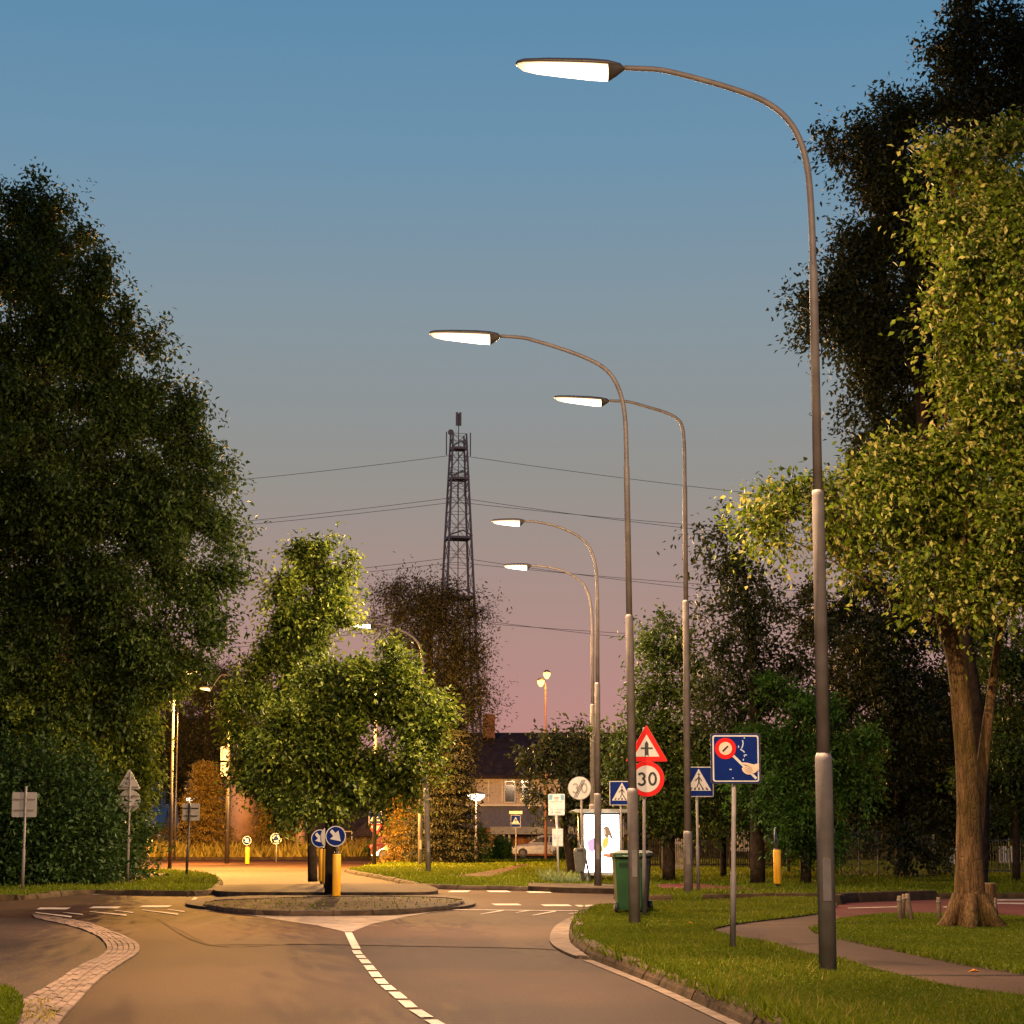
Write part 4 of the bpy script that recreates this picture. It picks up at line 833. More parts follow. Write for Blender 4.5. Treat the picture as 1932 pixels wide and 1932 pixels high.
# ================================================================ WHEELIE BINS
def wheelie(label, x, y, d, body, lid, rz=0.0, z=.12, s=1.0):
    base = sign_base(x, y, d, z); t = thing('wheelie_bin', label, 'wheelie bin', base, 'wheelie bins behind the lamp', rz)
    b = MB(); R_ = [(.0, .215, .23), (.06, .225, .24), (.5, .25, .275), (.9, .275, .305), (.93, .30, .33), (.97, .30, .33)]
    vs = []
    for zz, hx, hy in R_:
        vs += [(u, v, zz + .06) for u, v in ((-hx + .03, -hy), (hx - .03, -hy), (hx, -hy + .03), (hx, hy - .03), (hx - .03, hy), (-hx + .03, hy), (-hx, hy - .03), (-hx, -hy + .03))]
    fs = [tuple(range(7, -1, -1)), tuple(range(40, 48))] + [(i * 8 + j, i * 8 + (j + 1) % 8, i * 8 + 8 + (j + 1) % 8, i * 8 + 8 + j) for i in range(5) for j in range(8)]
    b.add(vs, fs, body); b.build('body', t)
    b = MB(); b.add([(u, v, zz) for zz, k in ((1.035, 1.0), (1.06, 1.0), (1.095, .8)) for u, v in ((-.31 * k, -.33 * k), (.31 * k, -.33 * k), (.31 * k, .31 * k), (-.31 * k, .31 * k))], [(3, 2, 1, 0), (8, 9, 10, 11)] + [(i * 4 + j, i * 4 + (j + 1) % 4, i * 4 + 4 + (j + 1) % 4, i * 4 + 4 + j) for i in range(2) for j in range(4)], lid); b.build('lid', t)
    b = MB(); b.tube([(-.26, -.37, 1.0), (.26, -.37, 1.0)], .016, lid, 8); b.build('handle', t, True)
    for sx_ in (-1, 1):
        b = MB(); b.tube([(sx_ * .235, -.22, .1), (sx_ * .29, -.22, .1)], .1, M_BLACK, 18); w_ = b.build('wheel', t, True)
        b = MB(); b.tube([(sx_ * .29, -.22, .1), (sx_ * .297, -.22, .1)], .05, M_SG, 12); b.build('hub', w_)
    return t
wheelie('green wheelie bin half hidden behind the second street lamp', 1187, 1729, 37.6, M_BIN, mat('green_lid', (.06, .10, .05), .5), rz=.06)
wheelie('black wheelie bin peeking out right behind the green bin', 1197, 1722, 38.6, M_BLACK, M_BLACK, rz=.1)
# ================================================================ LATTICE TOWER AND POWER LINES
d = 300; base = P(862, 1600, d); base.z = 0; t = thing('lattice_tower', 'tall lattice radio tower with antennas behind the trees', 'tower', base, rz=.22)
M_STEEL = mat('tower_steel', (.32, .235, .20), .7, 0.0)
ys = [820, 847, 884, 904, 925, 968, 1016, 1069, 1128, 1192, 1262, 1340, 1425, 1520]
def tw_half(y): return (16.2 + (y - 827) * (32.0 - 16.2) / (1128 - 827)) / ppm(d) * .82
lv = [(P(862, y, d).z, tw_half(y)) for y in ys] + [(0.0, tw_half(1600))]
for sx_, sy_ in ((-1, -1), (1, -1), (1, 1), (-1, 1)):
    b = MB(); b.tube([(sx_ * h_, sy_ * h_, z) for z, h_ in lv], [.13 + .006 * i for i in range(len(lv))], M_STEEL, 6); b.build('leg', t)
for i, ((za, ha), (zb, hb)) in enumerate(zip(lv, lv[1:])):
    b = MB(); c4 = ((-1, -1), (1, -1), (1, 1), (-1, 1))
    for k in range(4):
        p, q = c4[k], c4[(k + 1) % 4]
        A0, A1 = (p[0] * ha, p[1] * ha, za), (q[0] * ha, q[1] * ha, za); B0, B1 = (p[0] * hb, p[1] * hb, zb), (q[0] * hb, q[1] * hb, zb)
        b.tube([A0, A1], .042, M_STEEL, 4); b.tube([A0, B1], .05, M_STEEL, 4); b.tube([A1, B0], .05, M_STEEL, 4)
        hm = (ha + hb) / 2; zm = (za + zb) / 2; b.tube([(p[0] * hm, p[1] * hm, zm), (q[0] * hm, q[1] * hm, zm)], .04, M_STEEL, 4)
    b.build('brace_bay', t)
for y in (847, 904, 1016, 1128):
    z = P(862, y, d).z; h_ = tw_half(y) * 1.08; b = MB(); b.box((0, 0, z), (2 * h_, 2 * h_, .35), M_STEEL); b.tube([(-h_, -h_, z + .2), (h_ * .2, -h_, z + 1.0), (h_, -h_, z + .2)], .12, M_STEEL, 5); b.build('platform', t)
zt = lv[0][0]; b = MB(); b.tube([(.0, 0, 0), (0, 0, P(862, 780, d).z)], .07, M_STEEL, 6); b.build('ladder_mast', t)
a0, a1 = P(862, 803, d).z, P(862, 778, d).z
for ox in (-.25, .25):
    b = MB(); b.box((ox, 0, (a0 + a1) / 2), (.3, .3, a1 - a0), M_STEEL); b.build('panel_antenna', t)
for ox, y0, y1 in ((-1.85, 860, 816), (1.75, 860, 816), (-.4, 915, 945), (.6, 912, 940)):
    b = MB(); b.tube([(ox, -.2 if abs(ox) > 1 else -1.6, P(862, y0, d).z), (ox, -.2 if abs(ox) > 1 else -1.6, P(862, y1, d).z)], .09, M_STEEL, 6); b.build('whip_antenna', t)
b = MB(); zd = P(862, 818, d).z; b.tube([(-1.3, -.3, zd), (-1.3, -.75, zd)], [.35, .45], M_STEEL, 14); b.tube([(-1.3, -.2, zd - 1.2), (-1.3, -.2, zd)], .05, M_STEEL, 5); b.build('dish_antenna', t)
M_WIRE = mat('wire', (.06, .05, .05), .6)
for lab, (lx, ly), (ax_, ay), (rx_, ry) in (('topmost power line crossing behind the tower top', (455, 905), (860, 858), (1430, 932)), ('upper cable of the second power line pair from the top', (455, 984), (860, 938), (1300, 997)), ('lower cable of the second power line pair from the top', (455, 991), (860, 947), (1300, 990)),
        ('upper cable of the third power line pair from the top', (440, 1097), (860, 1051), (1290, 1108)), ('lower cable of the third power line pair from the top', (440, 1103), (860, 1061), (1290, 1100)), ('upper cable of the lowest power line pair above the house', (440, 1215), (860, 1164), (1210, 1206)), ('lower cable of the lowest power line pair above the house', (440, 1222), (860, 1172), (1210, 1197))):
    dl = d + 3.0
    def side(x1, y1, x0, y0, N=14, ext=2.2):
        out = []
        for i in range(N + 1):
            f = ext * i / N; g = f * (1.0 + .16 * (1 - f)); out.append(P(x0 + (x1 - x0) * f, y0 + (y1 - y0) * g, dl))
        return out
    L = side(lx, ly, ax_, ay)[::-1] + side(rx_, ry, ax_, ay)[1:]; b = MB(); o0 = L[len(L) // 2]
    b.tube([p - o0 for p in L], .042, M_WIRE, 4); o = b.build('power_line', None, False, o0); tag(o, lab, 'power line', 'power lines behind the tower')
# ================================================================ HOUSES
M_ROOF = mat('roof_tile_dark', (.050, .034, .034), .95, col2=(.032, .022, .023), scale=2.0, bump=.5, bscale=8, spec=.05)
M_RENDER = mat('pale_cladding', (.55, .46, .40), .8); M_BRICKW = mat('brick_wall', (.32, .145, .075), .85, col2=(.22, .10, .055), scale=6.0, bump=.3)
M_BLUEP = mat('blue_panel', (.13, .13, .20), .8, spec=.1); M_GREYP = mat('grey_fascia', (.28, .27, .27), .6); M_FRAME = mat('white_frame', (.66, .60, .54), .5); M_WGL = glass('window_dark', (.035, .028, .024))
M_CURT = mat('curtain', (.50, .44, .40), .8)
def window(t, x, z, w, h, y, blind=False):
    b = MB(); f = .09
    for bx in ((x, z + h / 2, w, f), (x, z - h / 2, w, f), (x - w / 2, z, f, h - f), (x + w / 2, z, f, h - f)): b.box((bx[0], y - .03, bx[1]), (bx[2] if bx[3] == f else f, .1, bx[3] if bx[3] != f else f), M_FRAME)
    o = b.build('window', t); b = MB(); b.box((x, y + .01, z), (w - f, .02, h - f), M_WGL); b.build('pane', o)
    if blind: b = MB(); b.box((x, y - .012, z + h * .36), (w - f * 1.6, .02, h * .12), M_CURT); b.build('blind', o)
def gable_roof(t, x0, x1, y0, y1, ze, zr, ov=.5, name='roof'):
    ym = (y0 + y1) / 2; b = MB(); a, c = x0 - .2, x1 + .2
    b.add([(a, y0 - ov, ze), (c, y0 - ov, ze), (c, ym, zr), (a, ym, zr), (a, y1 + ov, ze), (c, y1 + ov, ze), (a, y0 - ov, ze - .18), (c, y0 - ov, ze - .18), (c, ym, zr - .2), (a, ym, zr - .2), (a, y1 + ov, ze - .18), (c, y1 + ov, ze - .18)],
          [(0, 1, 2, 3), (3, 2, 5, 4), (7, 6, 9, 8), (8, 9, 10, 11), (6, 7, 1, 0), (5, 11, 10, 4), (6, 0, 3, 9), (9, 3, 4, 10), (1, 7, 8, 2), (2, 8, 11, 5)], M_ROOF)
    return b.build(name, t)
d = 152; base = P(1040, 1612, d); base.z = 0; t = thing('row_house', 'pale two storey row house with a long dark roof and chimney', 'house', base)
X = lambda x: (P(x, 1500, d) - base).x; Z = lambda y: P(1040, y, d).z
x0, x1 = X(868), X(1215)
b = MB(); b.box(((x0 + x1) / 2, 5, Z(1518) + (Z(1467) - Z(1518)) / 2), (x1 - x0, 10, Z(1467) - Z(1518)), M_RENDER); b.build('upper_wall', t)
b = MB(); b.box(((x0 + x1) / 2, 5.1, Z(1562) + (Z(1518) - Z(1562)) / 2), (x1 - x0, 9.9, Z(1518) - Z(1562)), M_BLUEP); b.build('blue_band', t)
b = MB(); b.box(((x0 + x1) / 2, 5.3, Z(1562) / 2), (x1 - x0 - .1, 9.6, Z(1562)), M_BRICKW); b.build('lower_wall', t)
b = MB(); b.box(((X(925) + x1) / 2, -.5, (Z(1560) + Z(1574)) / 2), (x1 - X(925), 1.6, Z(1560) - Z(1574)), M_GREYP); b.build('canopy', t)
b = MB(); b.box(((x0 + x1) / 2, -.05, Z(1519)), (x1 - x0, .16, .14), M_FRAME); b.box(((x0 + x1) / 2, -.1, Z(1466)), (x1 - x0, .3, .12), M_FRAME); b.build('trim', t)
for xa in (922, 948, 1003): b = MB(); b.box((X(xa), -.04, (Z(1467) + Z(1518)) / 2), (.12, .1, Z(1467) - Z(1518) - .3), M_FRAME); b.build('corner_trim', t)
rf = gable_roof(t, x0, x1, 0, 10, Z(1464), Z(1376), .55)
b = MB(); b.box((X(921), 3.7, (Z(1343) + Z(1388)) / 2), (X(933) - X(909), 1.0, Z(1343) - Z(1388)), M_BRICKW); b.build('chimney', rf)
b = MB(); b.tube([(X(1085), 4.6, Z(1380)), (X(1085), 4.6, Z(1366))], .13, M_DARK, 8); b.build('vent_pipe', rf)
for xa, xb in ((952, 972), (983, 1001), (1060, 1082), (1100, 1122), (1150, 1172)): window(t, (X(xa) + X(xb)) / 2, (Z(1472) + Z(1514)) / 2, X(xb) - X(xa), Z(1472) - Z(1514), -.01, True)
b = MB(); b.box((X(955), .42, Z(1576) / 2), (X(968) - X(944), .1, Z(1576)), M_DARK); b.build('door', t)
for xa in (951, 961): b = MB(); b.tube([(X(xa), -.9, 0), (X(xa), -.9, Z(1574))], .08, M_FRAME, 8); b.build('porch_post', t)
# left houses
d = 175; base = P(300, 1600, d); base.z = 0; t = thing('row_house', 'house on the left with a grey blue lean-to roof', 'house', base)
X = lambda x: (P(x, 1500, d) - base).x; Z = lambda y: P(300, y, d).z
b = MB(); b.box(((X(215) + X(395)) / 2, 4, Z(1430) / 2), (X(395) - X(215), 8, Z(1430)), M_RENDER); b.build('wall', t)
b = MB(); b.add([(X(258), -2.6, Z(1558)), (X(318), -2.6, Z(1558)), (X(318), -.05, Z(1523)), (X(266), -.05, Z(1523)), (X(258), -2.6, Z(1560)), (X(318), -2.6, Z(1560)), (X(318), -.05, Z(1560)), (X(266), -.05, Z(1560))], [(0, 1, 2, 3), (4, 5, 1, 0), (5, 6, 2, 1), (7, 4, 0, 3), (7, 6, 5, 4)], mat('zinc_roof', (.34, .31, .33), .8, spec=.1)); b.build('lean_to_roof', t)
b = MB(); b.box(((X(262) + X(312)) / 2, -2.4, Z(1560) / 2), (X(312) - X(262), .2, Z(1560)), M_DARK); b.build('carport_shade', t)  # dark panel added for the shade under the lean-to
for xa in (262, 312): b = MB(); b.box((X(xa), -2.5, Z(1560) / 2), (.14, .14, Z(1560)), M_FRAME); b.build('post', t)
gable_roof(t, X(215), X(395), 0, 8, Z(1432), Z(1350))
for xa, xb in ((284, 305), (312, 330), (338, 360)): window(t, (X(xa) + X(xb)) / 2, (Z(1490) + Z(1518)) / 2, X(xb) - X(xa), Z(1490) - Z(1518), -.02)
d = 160; base = P(640, 1600, d); base.z = 0; t = thing('dark_house', 'low dark blue house half hidden behind the island tree', 'house', base)
X = lambda x: (P(x, 1500, d) - base).x; Z = lambda y: P(640, y, d).z
b = MB(); b.box(((X(545) + X(745)) / 2, 4, Z(1565) / 2), (X(745) - X(545), 8, Z(1565)), mat('dark_blue_wall', (.035, .032, .06), .7)); b.build('wall', t)
gable_roof(t, X(540), X(748), 0, 8, Z(1562), Z(1480))
for xa in (600, 650, 725): window(t, X(xa), (Z(1570) + Z(1592)) / 2, 1.2, 1.0, -.02)
d = 146; base = P(692, 1605, d); base.z = 0; t = thing('garden_shed', 'small dark hut with a steep roof beyond the roundabout', 'shed', base)
b = MB(); b.box((0, 1, .7), (1.9, 1.6, 1.4), M_WOODD); b.build('wall', t)
b = MB(); b.add([(-1.25, 0, 1.4), (1.25, 0, 1.4), (1.25, 2, 1.4), (-1.25, 2, 1.4), (0, 1, 2.5)], [(0, 1, 4), (1, 2, 4), (2, 3, 4), (3, 0, 4), (3, 2, 1, 0)], M_ROOF); b.build('roof', t)
# rust brown columns on the roundabout
M_RUST = mat('rust_column', (.30, .17, .12), .7, col2=(.22, .12, .085), scale=1.2)
d = 143; base = P(459, 1600, d); base.z = 0; t = thing('round_column', 'thick tall pinkish brown round column behind the two box mast', 'column', base, 'brown columns on the roundabout'); zc = P(459, 1455, d).z
b = MB(); b.tube([(0, 0, 0), (0, 0, zc - .2), (0, 0, zc)], [.98, .92, .88], M_RUST, 28); b.build('shaft', t, True); b = MB(); b.tube([(0, 0, zc), (0, 0, zc + .12)], [.95, .95], M_RUST, 28); b.build('cap', t, True)
d = 136; base = P(566, 1602, d); base.z = 0; t = thing('round_column', 'short thick rust brown column left of the island tree trunk', 'column', base, 'brown columns on the roundabout'); zc = P(566, 1542, d).z
b = MB(); b.tube([(0, 0, 0), (0, 0, zc)], [.32, .30], M_RUST, 18); b.build('shaft', t, True); b = MB(); b.tube([(0, 0, zc), (0, 0, zc + .08)], [.34, .34], M_RUST, 18); b.build('cap', t, True)
# ================================================================ CARS
def car(label, base, rz, paint, L=4.1, Wd=1.7, H=1.46, lit=False, group='cars by the houses', hatch=True):
    t = thing('car', label, 'car', base, group, rz); h = L / 2
    low = [(-h, .35), (-h + .05, .78), (-h + .12, .92), (-h * .45, .95), (h * .30, .93), (h * .75, .85), (h - .06, .70), (h, .45), (h - .05, .25), (-h + .05, .25)]
    cab = [(-h + .14, .92), (-h * .80, 1.30), (-h * .66, H), (-h * .05, H + .02), (h * .10, H - .03), (h * .46, .93)]
    b = MB(); n = len(low); y0, y1 = -Wd / 2, Wd / 2
    b.add([(x, y0 + (.08 if z > .8 else 0), z) for x, z in low] + [(x, y1 - (.08 if z > .8 else 0), z) for x, z in low], [tuple(range(n)), tuple(range(2 * n - 1, n - 1, -1))] + [((i + 1) % n, i, n + i, n + (i + 1) % n) for i in range(n)], paint); b.build('body', t)
    b = MB(); n = len(cab); k = lambda z: .09 + (z - .92) * .30
    b.add([(x, y0 + k(z), z) for x, z in cab] + [(x, y1 - k(z), z) for x, z in cab], [tuple(range(n - 1, -1, -1)), tuple(range(n, 2 * n))] + [(i, (i + 1) % n, n + (i + 1) % n, n + i) for i in range(n)], paint); b.build('cabin', t)
    for sy in (-1, 1):
        for q in ([(-h * .74, 1.0), (-h * .62, H - .12), (-h * .28, H - .1), (-h * .26, 1.0)], [(-h * .20, 1.0), (-h * .22, H - .1), (h * .06, H - .14), (h * .34, 1.0)]):
            b = MB(); b.add([(x, sy * (Wd / 2 - k(z) + .006), z) for x, z in q], [(0, 1, 2, 3) if sy > 0 else (3, 2, 1, 0)], M_WGL); b.build('side_window', t)
        for wx in (-h * .62, h * .62):
            b = MB(); b.tube([(wx, sy * (Wd / 2 - .18), .31), (wx, sy * (Wd / 2 + .01), .31)], .31, M_BLACK, 20); wh = b.build('wheel', t, True)
            b = MB(); b.tube([(wx, sy * (Wd / 2 + .011), .31), (wx, sy * (Wd / 2 + .02), .31)], [.2, .17], M_GALV, 14); b.build('rim', wh, True)
        b = MB(); b.box((-h + .06, sy * (Wd / 2 - .16), .80), (.14, .26, .18), emat('tail_lamp_lit', (1, .03, .015), 14.0) if lit else mat('tail_lamp', (.35, .02, .02), .3)); b.build('tail_light', t)
        b = MB(); b.box((h - .12, sy * (Wd / 2 - .2), .66), (.16, .3, .14), M_SW); b.build('headlight', t)
    b = MB(); b.add([(h * .12, -Wd / 2 + .28, H - .06), (h * .12, Wd / 2 - .28, H - .06), (h * .455, Wd / 2 - .12, .95), (h * .455, -Wd / 2 + .12, .95)], [(3, 2, 1, 0)], M_WGL); b.build('windscreen', t)
    b = MB(); b.add([(-h + .13, -Wd / 2 + .13, .96), (-h + .13, Wd / 2 - .13, .96), (-h * .79, Wd / 2 - .24, 1.32), (-h * .79, -Wd / 2 + .24, 1.32)], [(3, 2, 1, 0)], M_WGL); b.build('rear_window', t)
    return t
p = P(1022, 1610, 141); p.z = .0; car('silver hatchback parked before the pale house', p, math.pi, mat('car_silver', (.38, .34, .30), .3, .5, coat=.6))
p = P(1112, 1610, 143); p.z = .0; car('dark car parked behind the bus stop tree', p, 0, mat('car_dark', (.03, .03, .035), .3, .3, coat=.6))
p = P(270, 1608, 160); p.z = .0; car('dark blue car parked before the left house', p, .1, mat('car_blue', (.05, .06, .16), .3, .3, coat=.6))
p = P(765, 1621, 127.0); p.z = .0; car('dark red car with glowing tail light passing the roundabout', p, -.05, mat('car_red', (.16, .02, .018), .3, .2, coat=.7), lit=True, group='cars on the road')
# ================================================================ TREES
def gpt(x, y, z=.1): return G(x, y, z)
# big lime with the thick trunk on the right
d = 33; B0 = gpt(1833, 1752); Td = B0.y
trunk = [(P(1833, 1760, Td), .33), (P(1831, 1700, Td), .235), (P(1828, 1560, Td), .185), (P(1821, 1400, Td), .165), (P(1804, 1250, Td), .15), (P(1778, 1130, Td + .4), .125), (P(1800, 900, Td + .6), .12), (P(1830, 600, Td + .8), .08)]
lime = tree('broad lime tree with thick brown trunk and lamplit yellow green crown on the right', B0, trunk,
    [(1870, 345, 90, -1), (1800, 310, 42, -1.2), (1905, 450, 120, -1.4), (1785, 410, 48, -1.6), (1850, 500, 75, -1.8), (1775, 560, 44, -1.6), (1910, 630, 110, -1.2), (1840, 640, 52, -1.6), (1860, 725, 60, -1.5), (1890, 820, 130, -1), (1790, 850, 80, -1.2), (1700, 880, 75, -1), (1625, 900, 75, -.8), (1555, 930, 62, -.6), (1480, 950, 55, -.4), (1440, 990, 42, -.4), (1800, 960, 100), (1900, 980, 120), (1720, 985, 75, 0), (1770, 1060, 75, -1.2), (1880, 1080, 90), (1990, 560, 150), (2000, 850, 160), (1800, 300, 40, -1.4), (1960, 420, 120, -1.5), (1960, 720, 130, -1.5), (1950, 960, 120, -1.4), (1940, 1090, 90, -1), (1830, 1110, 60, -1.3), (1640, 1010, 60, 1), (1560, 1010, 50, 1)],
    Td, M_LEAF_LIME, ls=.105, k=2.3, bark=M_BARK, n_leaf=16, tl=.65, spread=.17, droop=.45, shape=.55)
b = MB(); fk = [P(1850, 1480, Td + .35) - B0, P(1868, 1330, Td + .5) - B0, P(1885, 1200, Td + .7) - B0, P(1920, 1000, Td + 1) - B0]; b.tube(spline([P(1836, 1640, Td + .25) - B0] + fk, 5), [.12 - .004 * i for i in range(21)], M_BARK, 10, wob=.05); b.build('second_stem', lime, True)
for a in range(6):
    an = a * 1.05 + .3; b = MB(); b.tube([(math.cos(an) * .2, math.sin(an) * .2, .5), (math.cos(an) * .36, math.sin(an) * .36, .12), (math.cos(an) * .62, math.sin(an) * .62, -.05)], [.10, .12, .05], M_BARK, 8); b.build('root_flare', lime, True)
# taller dark tree behind it
B0 = gpt(1700, 1690, .1); Td = 44.0; B0 = P(1846, 1700, Td); B0.z = .1
tree('tall dark tree rising behind the tall lamp on the right', B0, [(B0, .20), (P(1846, 1400, Td), .18), (P(1800, 1100, Td), .16), (P(1745, 850, Td), .14), (P(1740, 600, Td), .10), (P(1760, 350, Td), .05)],
    [(1640, 255, 50), (1592, 300, 46), (1690, 280, 55), (1780, 205, 65), (1850, 150, 85), (1905, 80, 90), (1650, 375, 62), (1730, 350, 80), (1660, 480, 75), (1575, 560, 52), (1530, 575, 34), (1555, 600, 30), (1640, 590, 80), (1720, 560, 90), (1620, 690, 52), (1700, 700, 80), (1650, 790, 60), (1750, 800, 80), (1810, 450, 110, 1), (1850, 260, 90, 1), (1960, 200, 130), (1700, 900, 90, 1), (1780, 640, 100, 1.5), (1770, 1000, 90, 1), (1690, 420, 80), (1740, 470, 90), (1600, 500, 60), (1680, 640, 85), (1740, 700, 90), (1710, 220, 50), (1820, 60, 80), (1700, 330, 70)],
    Td, M_LEAF_DK, ls=.13, k=2.3, tl=.8, spread=.2, droop=.35)
Td = 60; B0 = P(1430, 1668, Td); B0.z = .1
tree('dark airy tree against the sky left of the tall right lamp', B0, [(B0, .22), (P(1425, 1450, Td), .17), (P(1420, 1250, Td), .11), (P(1400, 1050, Td), .05)],
    [(1362, 1005, 34), (1340, 1068, 32), (1385, 1075, 46), (1435, 1095, 55), (1335, 1165, 34), (1400, 1180, 58), (1480, 1160, 66), (1420, 1255, 66), (1505, 1260, 60), (1355, 1250, 42), (1350, 1330, 48), (1440, 1340, 58), (1530, 1340, 55)],
    Td, M_LEAF_DK, ls=.17, k=1.25, tl=.9, spread=.25)
Td = 64; B0 = P(1262, 1664, Td); B0.z = .1
tree('dark green tree behind the red triangle sign', B0, [(B0, .20), (P(1260, 1500, Td), .16), (P(1255, 1350, Td), .10), (P(1252, 1200, Td), .04)],
    [(1253, 1180, 26), (1240, 1230, 36), (1292, 1230, 34), (1238, 1300, 46), (1300, 1300, 42), (1225, 1385, 45), (1290, 1385, 52), (1240, 1455, 48), (1305, 1465, 48), (1172, 1450, 32), (1165, 1405, 24), (1265, 1530, 46), (1205, 1500, 30), (1330, 1530, 40)],
    Td, M_LEAF_PARK, ls=.16, k=2.4, tl=.8, spread=.24)
Td = 59; B0 = P(1520, 1668, Td); B0.z = .1
tree('fresh green feathery tree right of the blue hand sign', B0, [(B0, .16), (P(1522, 1560, Td), .12), (P(1515, 1420, Td), .07)],
    [(1465, 1320, 46), (1525, 1335, 58), (1430, 1390, 40), (1492, 1420, 68), (1555, 1430, 48), (1450, 1485, 48), (1512, 1520, 60), (1560, 1555, 40), (1605, 1480, 48), (1620, 1400, 50), (1540, 1600, 30)],
    Td, M_LEAF_BR, ls=.15, k=2.2, tl=.7, spread=.14, droop=.6, shape=.36)
Td = 62; B0 = P(1918, 1664, Td); B0.z = .1
tree('slim trunked tree at the right edge before the bar fence', B0, [(B0, .12), (P(1915, 1500, Td), .10), (P(1905, 1300, Td), .07)],
    [(1880, 1250, 80), (1890, 1390, 80), (1925, 1500, 60), (1960, 1300, 90), (1850, 1180, 60), (1940, 1120, 80)], Td, M_LEAF_PARK, ls=.16, k=2.2, tl=.8, spread=.24)
Td = 72; B0 = P(1700, 1655, Td); B0.z = .1
tree('broad dark tree filling the park behind the tall right lamp', B0, [(B0, .25), (P(1700, 1500, Td), .2), (P(1690, 1300, Td), .12)],
    [(1650, 1120, 75), (1620, 1220, 75), (1725, 1200, 90), (1680, 1330, 100), (1790, 1340, 90), (1640, 1450, 80), (1740, 1480, 90), (1820, 1500, 70), (1590, 1330, 60), (1570, 1180, 60), (1860, 1440, 80), (1620, 1540, 50), (1560, 1480, 50), (1400, 1450, 60), (1360, 1420, 50), (1480, 1560, 50), (1390, 1530, 50), (1720, 1590, 45, -3)], Td, M_LEAF_DK, ls=.19, k=1.9, tl=.9, spread=.28)
Td = 68; B0 = P(1365, 1662, Td); B0.z = .1
tree('young thin trunked tree between the crossing sign and hand sign', B0, [(B0, .11), (P(1364, 1580, Td), .09), (P(1366, 1500, Td), .06)], [(1360, 1480, 36), (1330, 1500, 26), (1395, 1500, 34), (1362, 1440, 36), (1350, 1545, 22), (1400, 1550, 22)], Td, M_LEAF_PARK, ls=.16, k=1.8, tl=.6, spread=.22)
# small trees by the bus stop
Td = 76; B0 = P(1079, 1650, Td); B0.z = .1
tree('small dark tree with a leaning trunk behind the bus stop sign', B0, [(B0, .17), (P(1070, 1590, Td), .14), (P(1060, 1530, Td), .11), (P(1062, 1450, Td), .07)],
    [(1048, 1412, 34), (1090, 1400, 34), (1020, 1450, 34), (1070, 1460, 44), (1112, 1450, 36), (1008, 1500, 22), (1050, 1520, 32), (1132, 1400, 30), (1100, 1500, 30), (1150, 1480, 26)], Td, M_LEAF_DK, ls=.2, k=1.9, tl=.8, spread=.28)
# island trees
Td = 49; B0 = P(624, 1694, Td); B0.z = .13
tree('leafy island tree with the dark front trunk beside the keep right disc', B0, [(B0, .15), (P(624, 1600, Td), .125), (P(626, 1500, Td), .11), (P(640, 1350, Td), .08), (P(650, 1250, Td), .04)],
    [(690, 1290, 52), (755, 1265, 44), (790, 1305, 40), (660, 1350, 85), (750, 1360, 70), (790, 1390, 52), (815, 1400, 24), (600, 1440, 80), (700, 1450, 78), (770, 1455, 42), (640, 1495, 40), (560, 1480, 46), (590, 1350, 70), (620, 1275, 46), (555, 1400, 60), (735, 1495, 36)],
    Td, M_LEAF_MID, ls=.135, k=2.9, tl=.6, spread=.17)
Td = 62; B0 = P(590, 1671, Td); B0.z = .13
tree('tall island tree with the rear trunk and pointed top', B0, [(B0, .15), (P(588, 1580, Td), .13), (P(585, 1400, Td), .11), (P(590, 1200, Td), .07), (P(598, 1060, Td), .03)],
    [(594, 1040, 30), (610, 1060, 26), (570, 1090, 46), (640, 1085, 32), (540, 1125, 40), (620, 1125, 34), (525, 1165, 34), (585, 1175, 56), (610, 1140, 46), (540, 1215, 56), (590, 1225, 60), (500, 1250, 42), (480, 1275, 34), (500, 1330, 58), (570, 1320, 80), (465, 1385, 30), (510, 1420, 66), (480, 1470, 34), (540, 1500, 50)],
    Td, M_LEAF_MID, ls=.16, k=2.9, tl=.7, spread=.20)
# big tree on the left
Td = 62; B0 = P(120, 1668, Td); B0.z = .1
tree('huge dark tree filling the left edge of the picture', B0, [(B0, .40), (P(125, 1450, Td), .32), (P(110, 1100, Td), .25), (P(90, 750, Td), .14), (P(70, 500, Td), .06)],
    [(40, 425, 85), (125, 470, 66), (95, 390, 45), (60, 570, 130), (160, 560, 50), (170, 630, 85), (240, 640, 48), (285, 625, 18), (60, 720, 150), (190, 765, 115), (295, 810, 75), (335, 745, 28), (370, 830, 52), (385, 775, 20), (90, 880, 160), (240, 920, 140), (370, 930, 75), (420, 900, 24), (425, 1000, 40), (455, 1025, 18), (100, 1050, 170), (260, 1070, 140), (385, 1090, 52), (150, 1220, 160), (300, 1200, 100), (385, 1180, 38), (-60, 700, 150), (-80, 1000, 180), (-60, 1300, 160), (-60, 480, 110)],
    Td, M_LEAF_L, ls=.165, k=2.3, tl=.9, spread=.24, n_leaf=18, depth=.5)
Td = 63; B0 = P(70, 1668, Td); B0.z = .1
tree('lower lamplit tree at the left, in front of the huge dark tree', B0, [(B0, .2), (P(75, 1560, Td), .16), (P(90, 1420, Td), .1)],
    [(60, 1330, 120), (190, 1340, 105), (270, 1300, 66), (60, 1450, 110), (180, 1440, 90), (250, 1400, 50), (20, 1540, 80), (130, 1520, 70), (220, 1490, 45), (240, 1440, 40), (-60, 1400, 110), (120, 1330, 90, -1.2), (110, 1420, 80, -1.2), (40, 1300, 80, 1.5), (150, 1450, 60, 1.5), (60, 1240, 90, 1.5), (200, 1300, 80, 1.5), (120, 1240, 80), (230, 1230, 60), (320, 1250, 40), (255, 1370, 36)],
    Td, M_LEAF_MID, ls=.15, k=2.4, tl=.7, spread=.22, depth=.5)
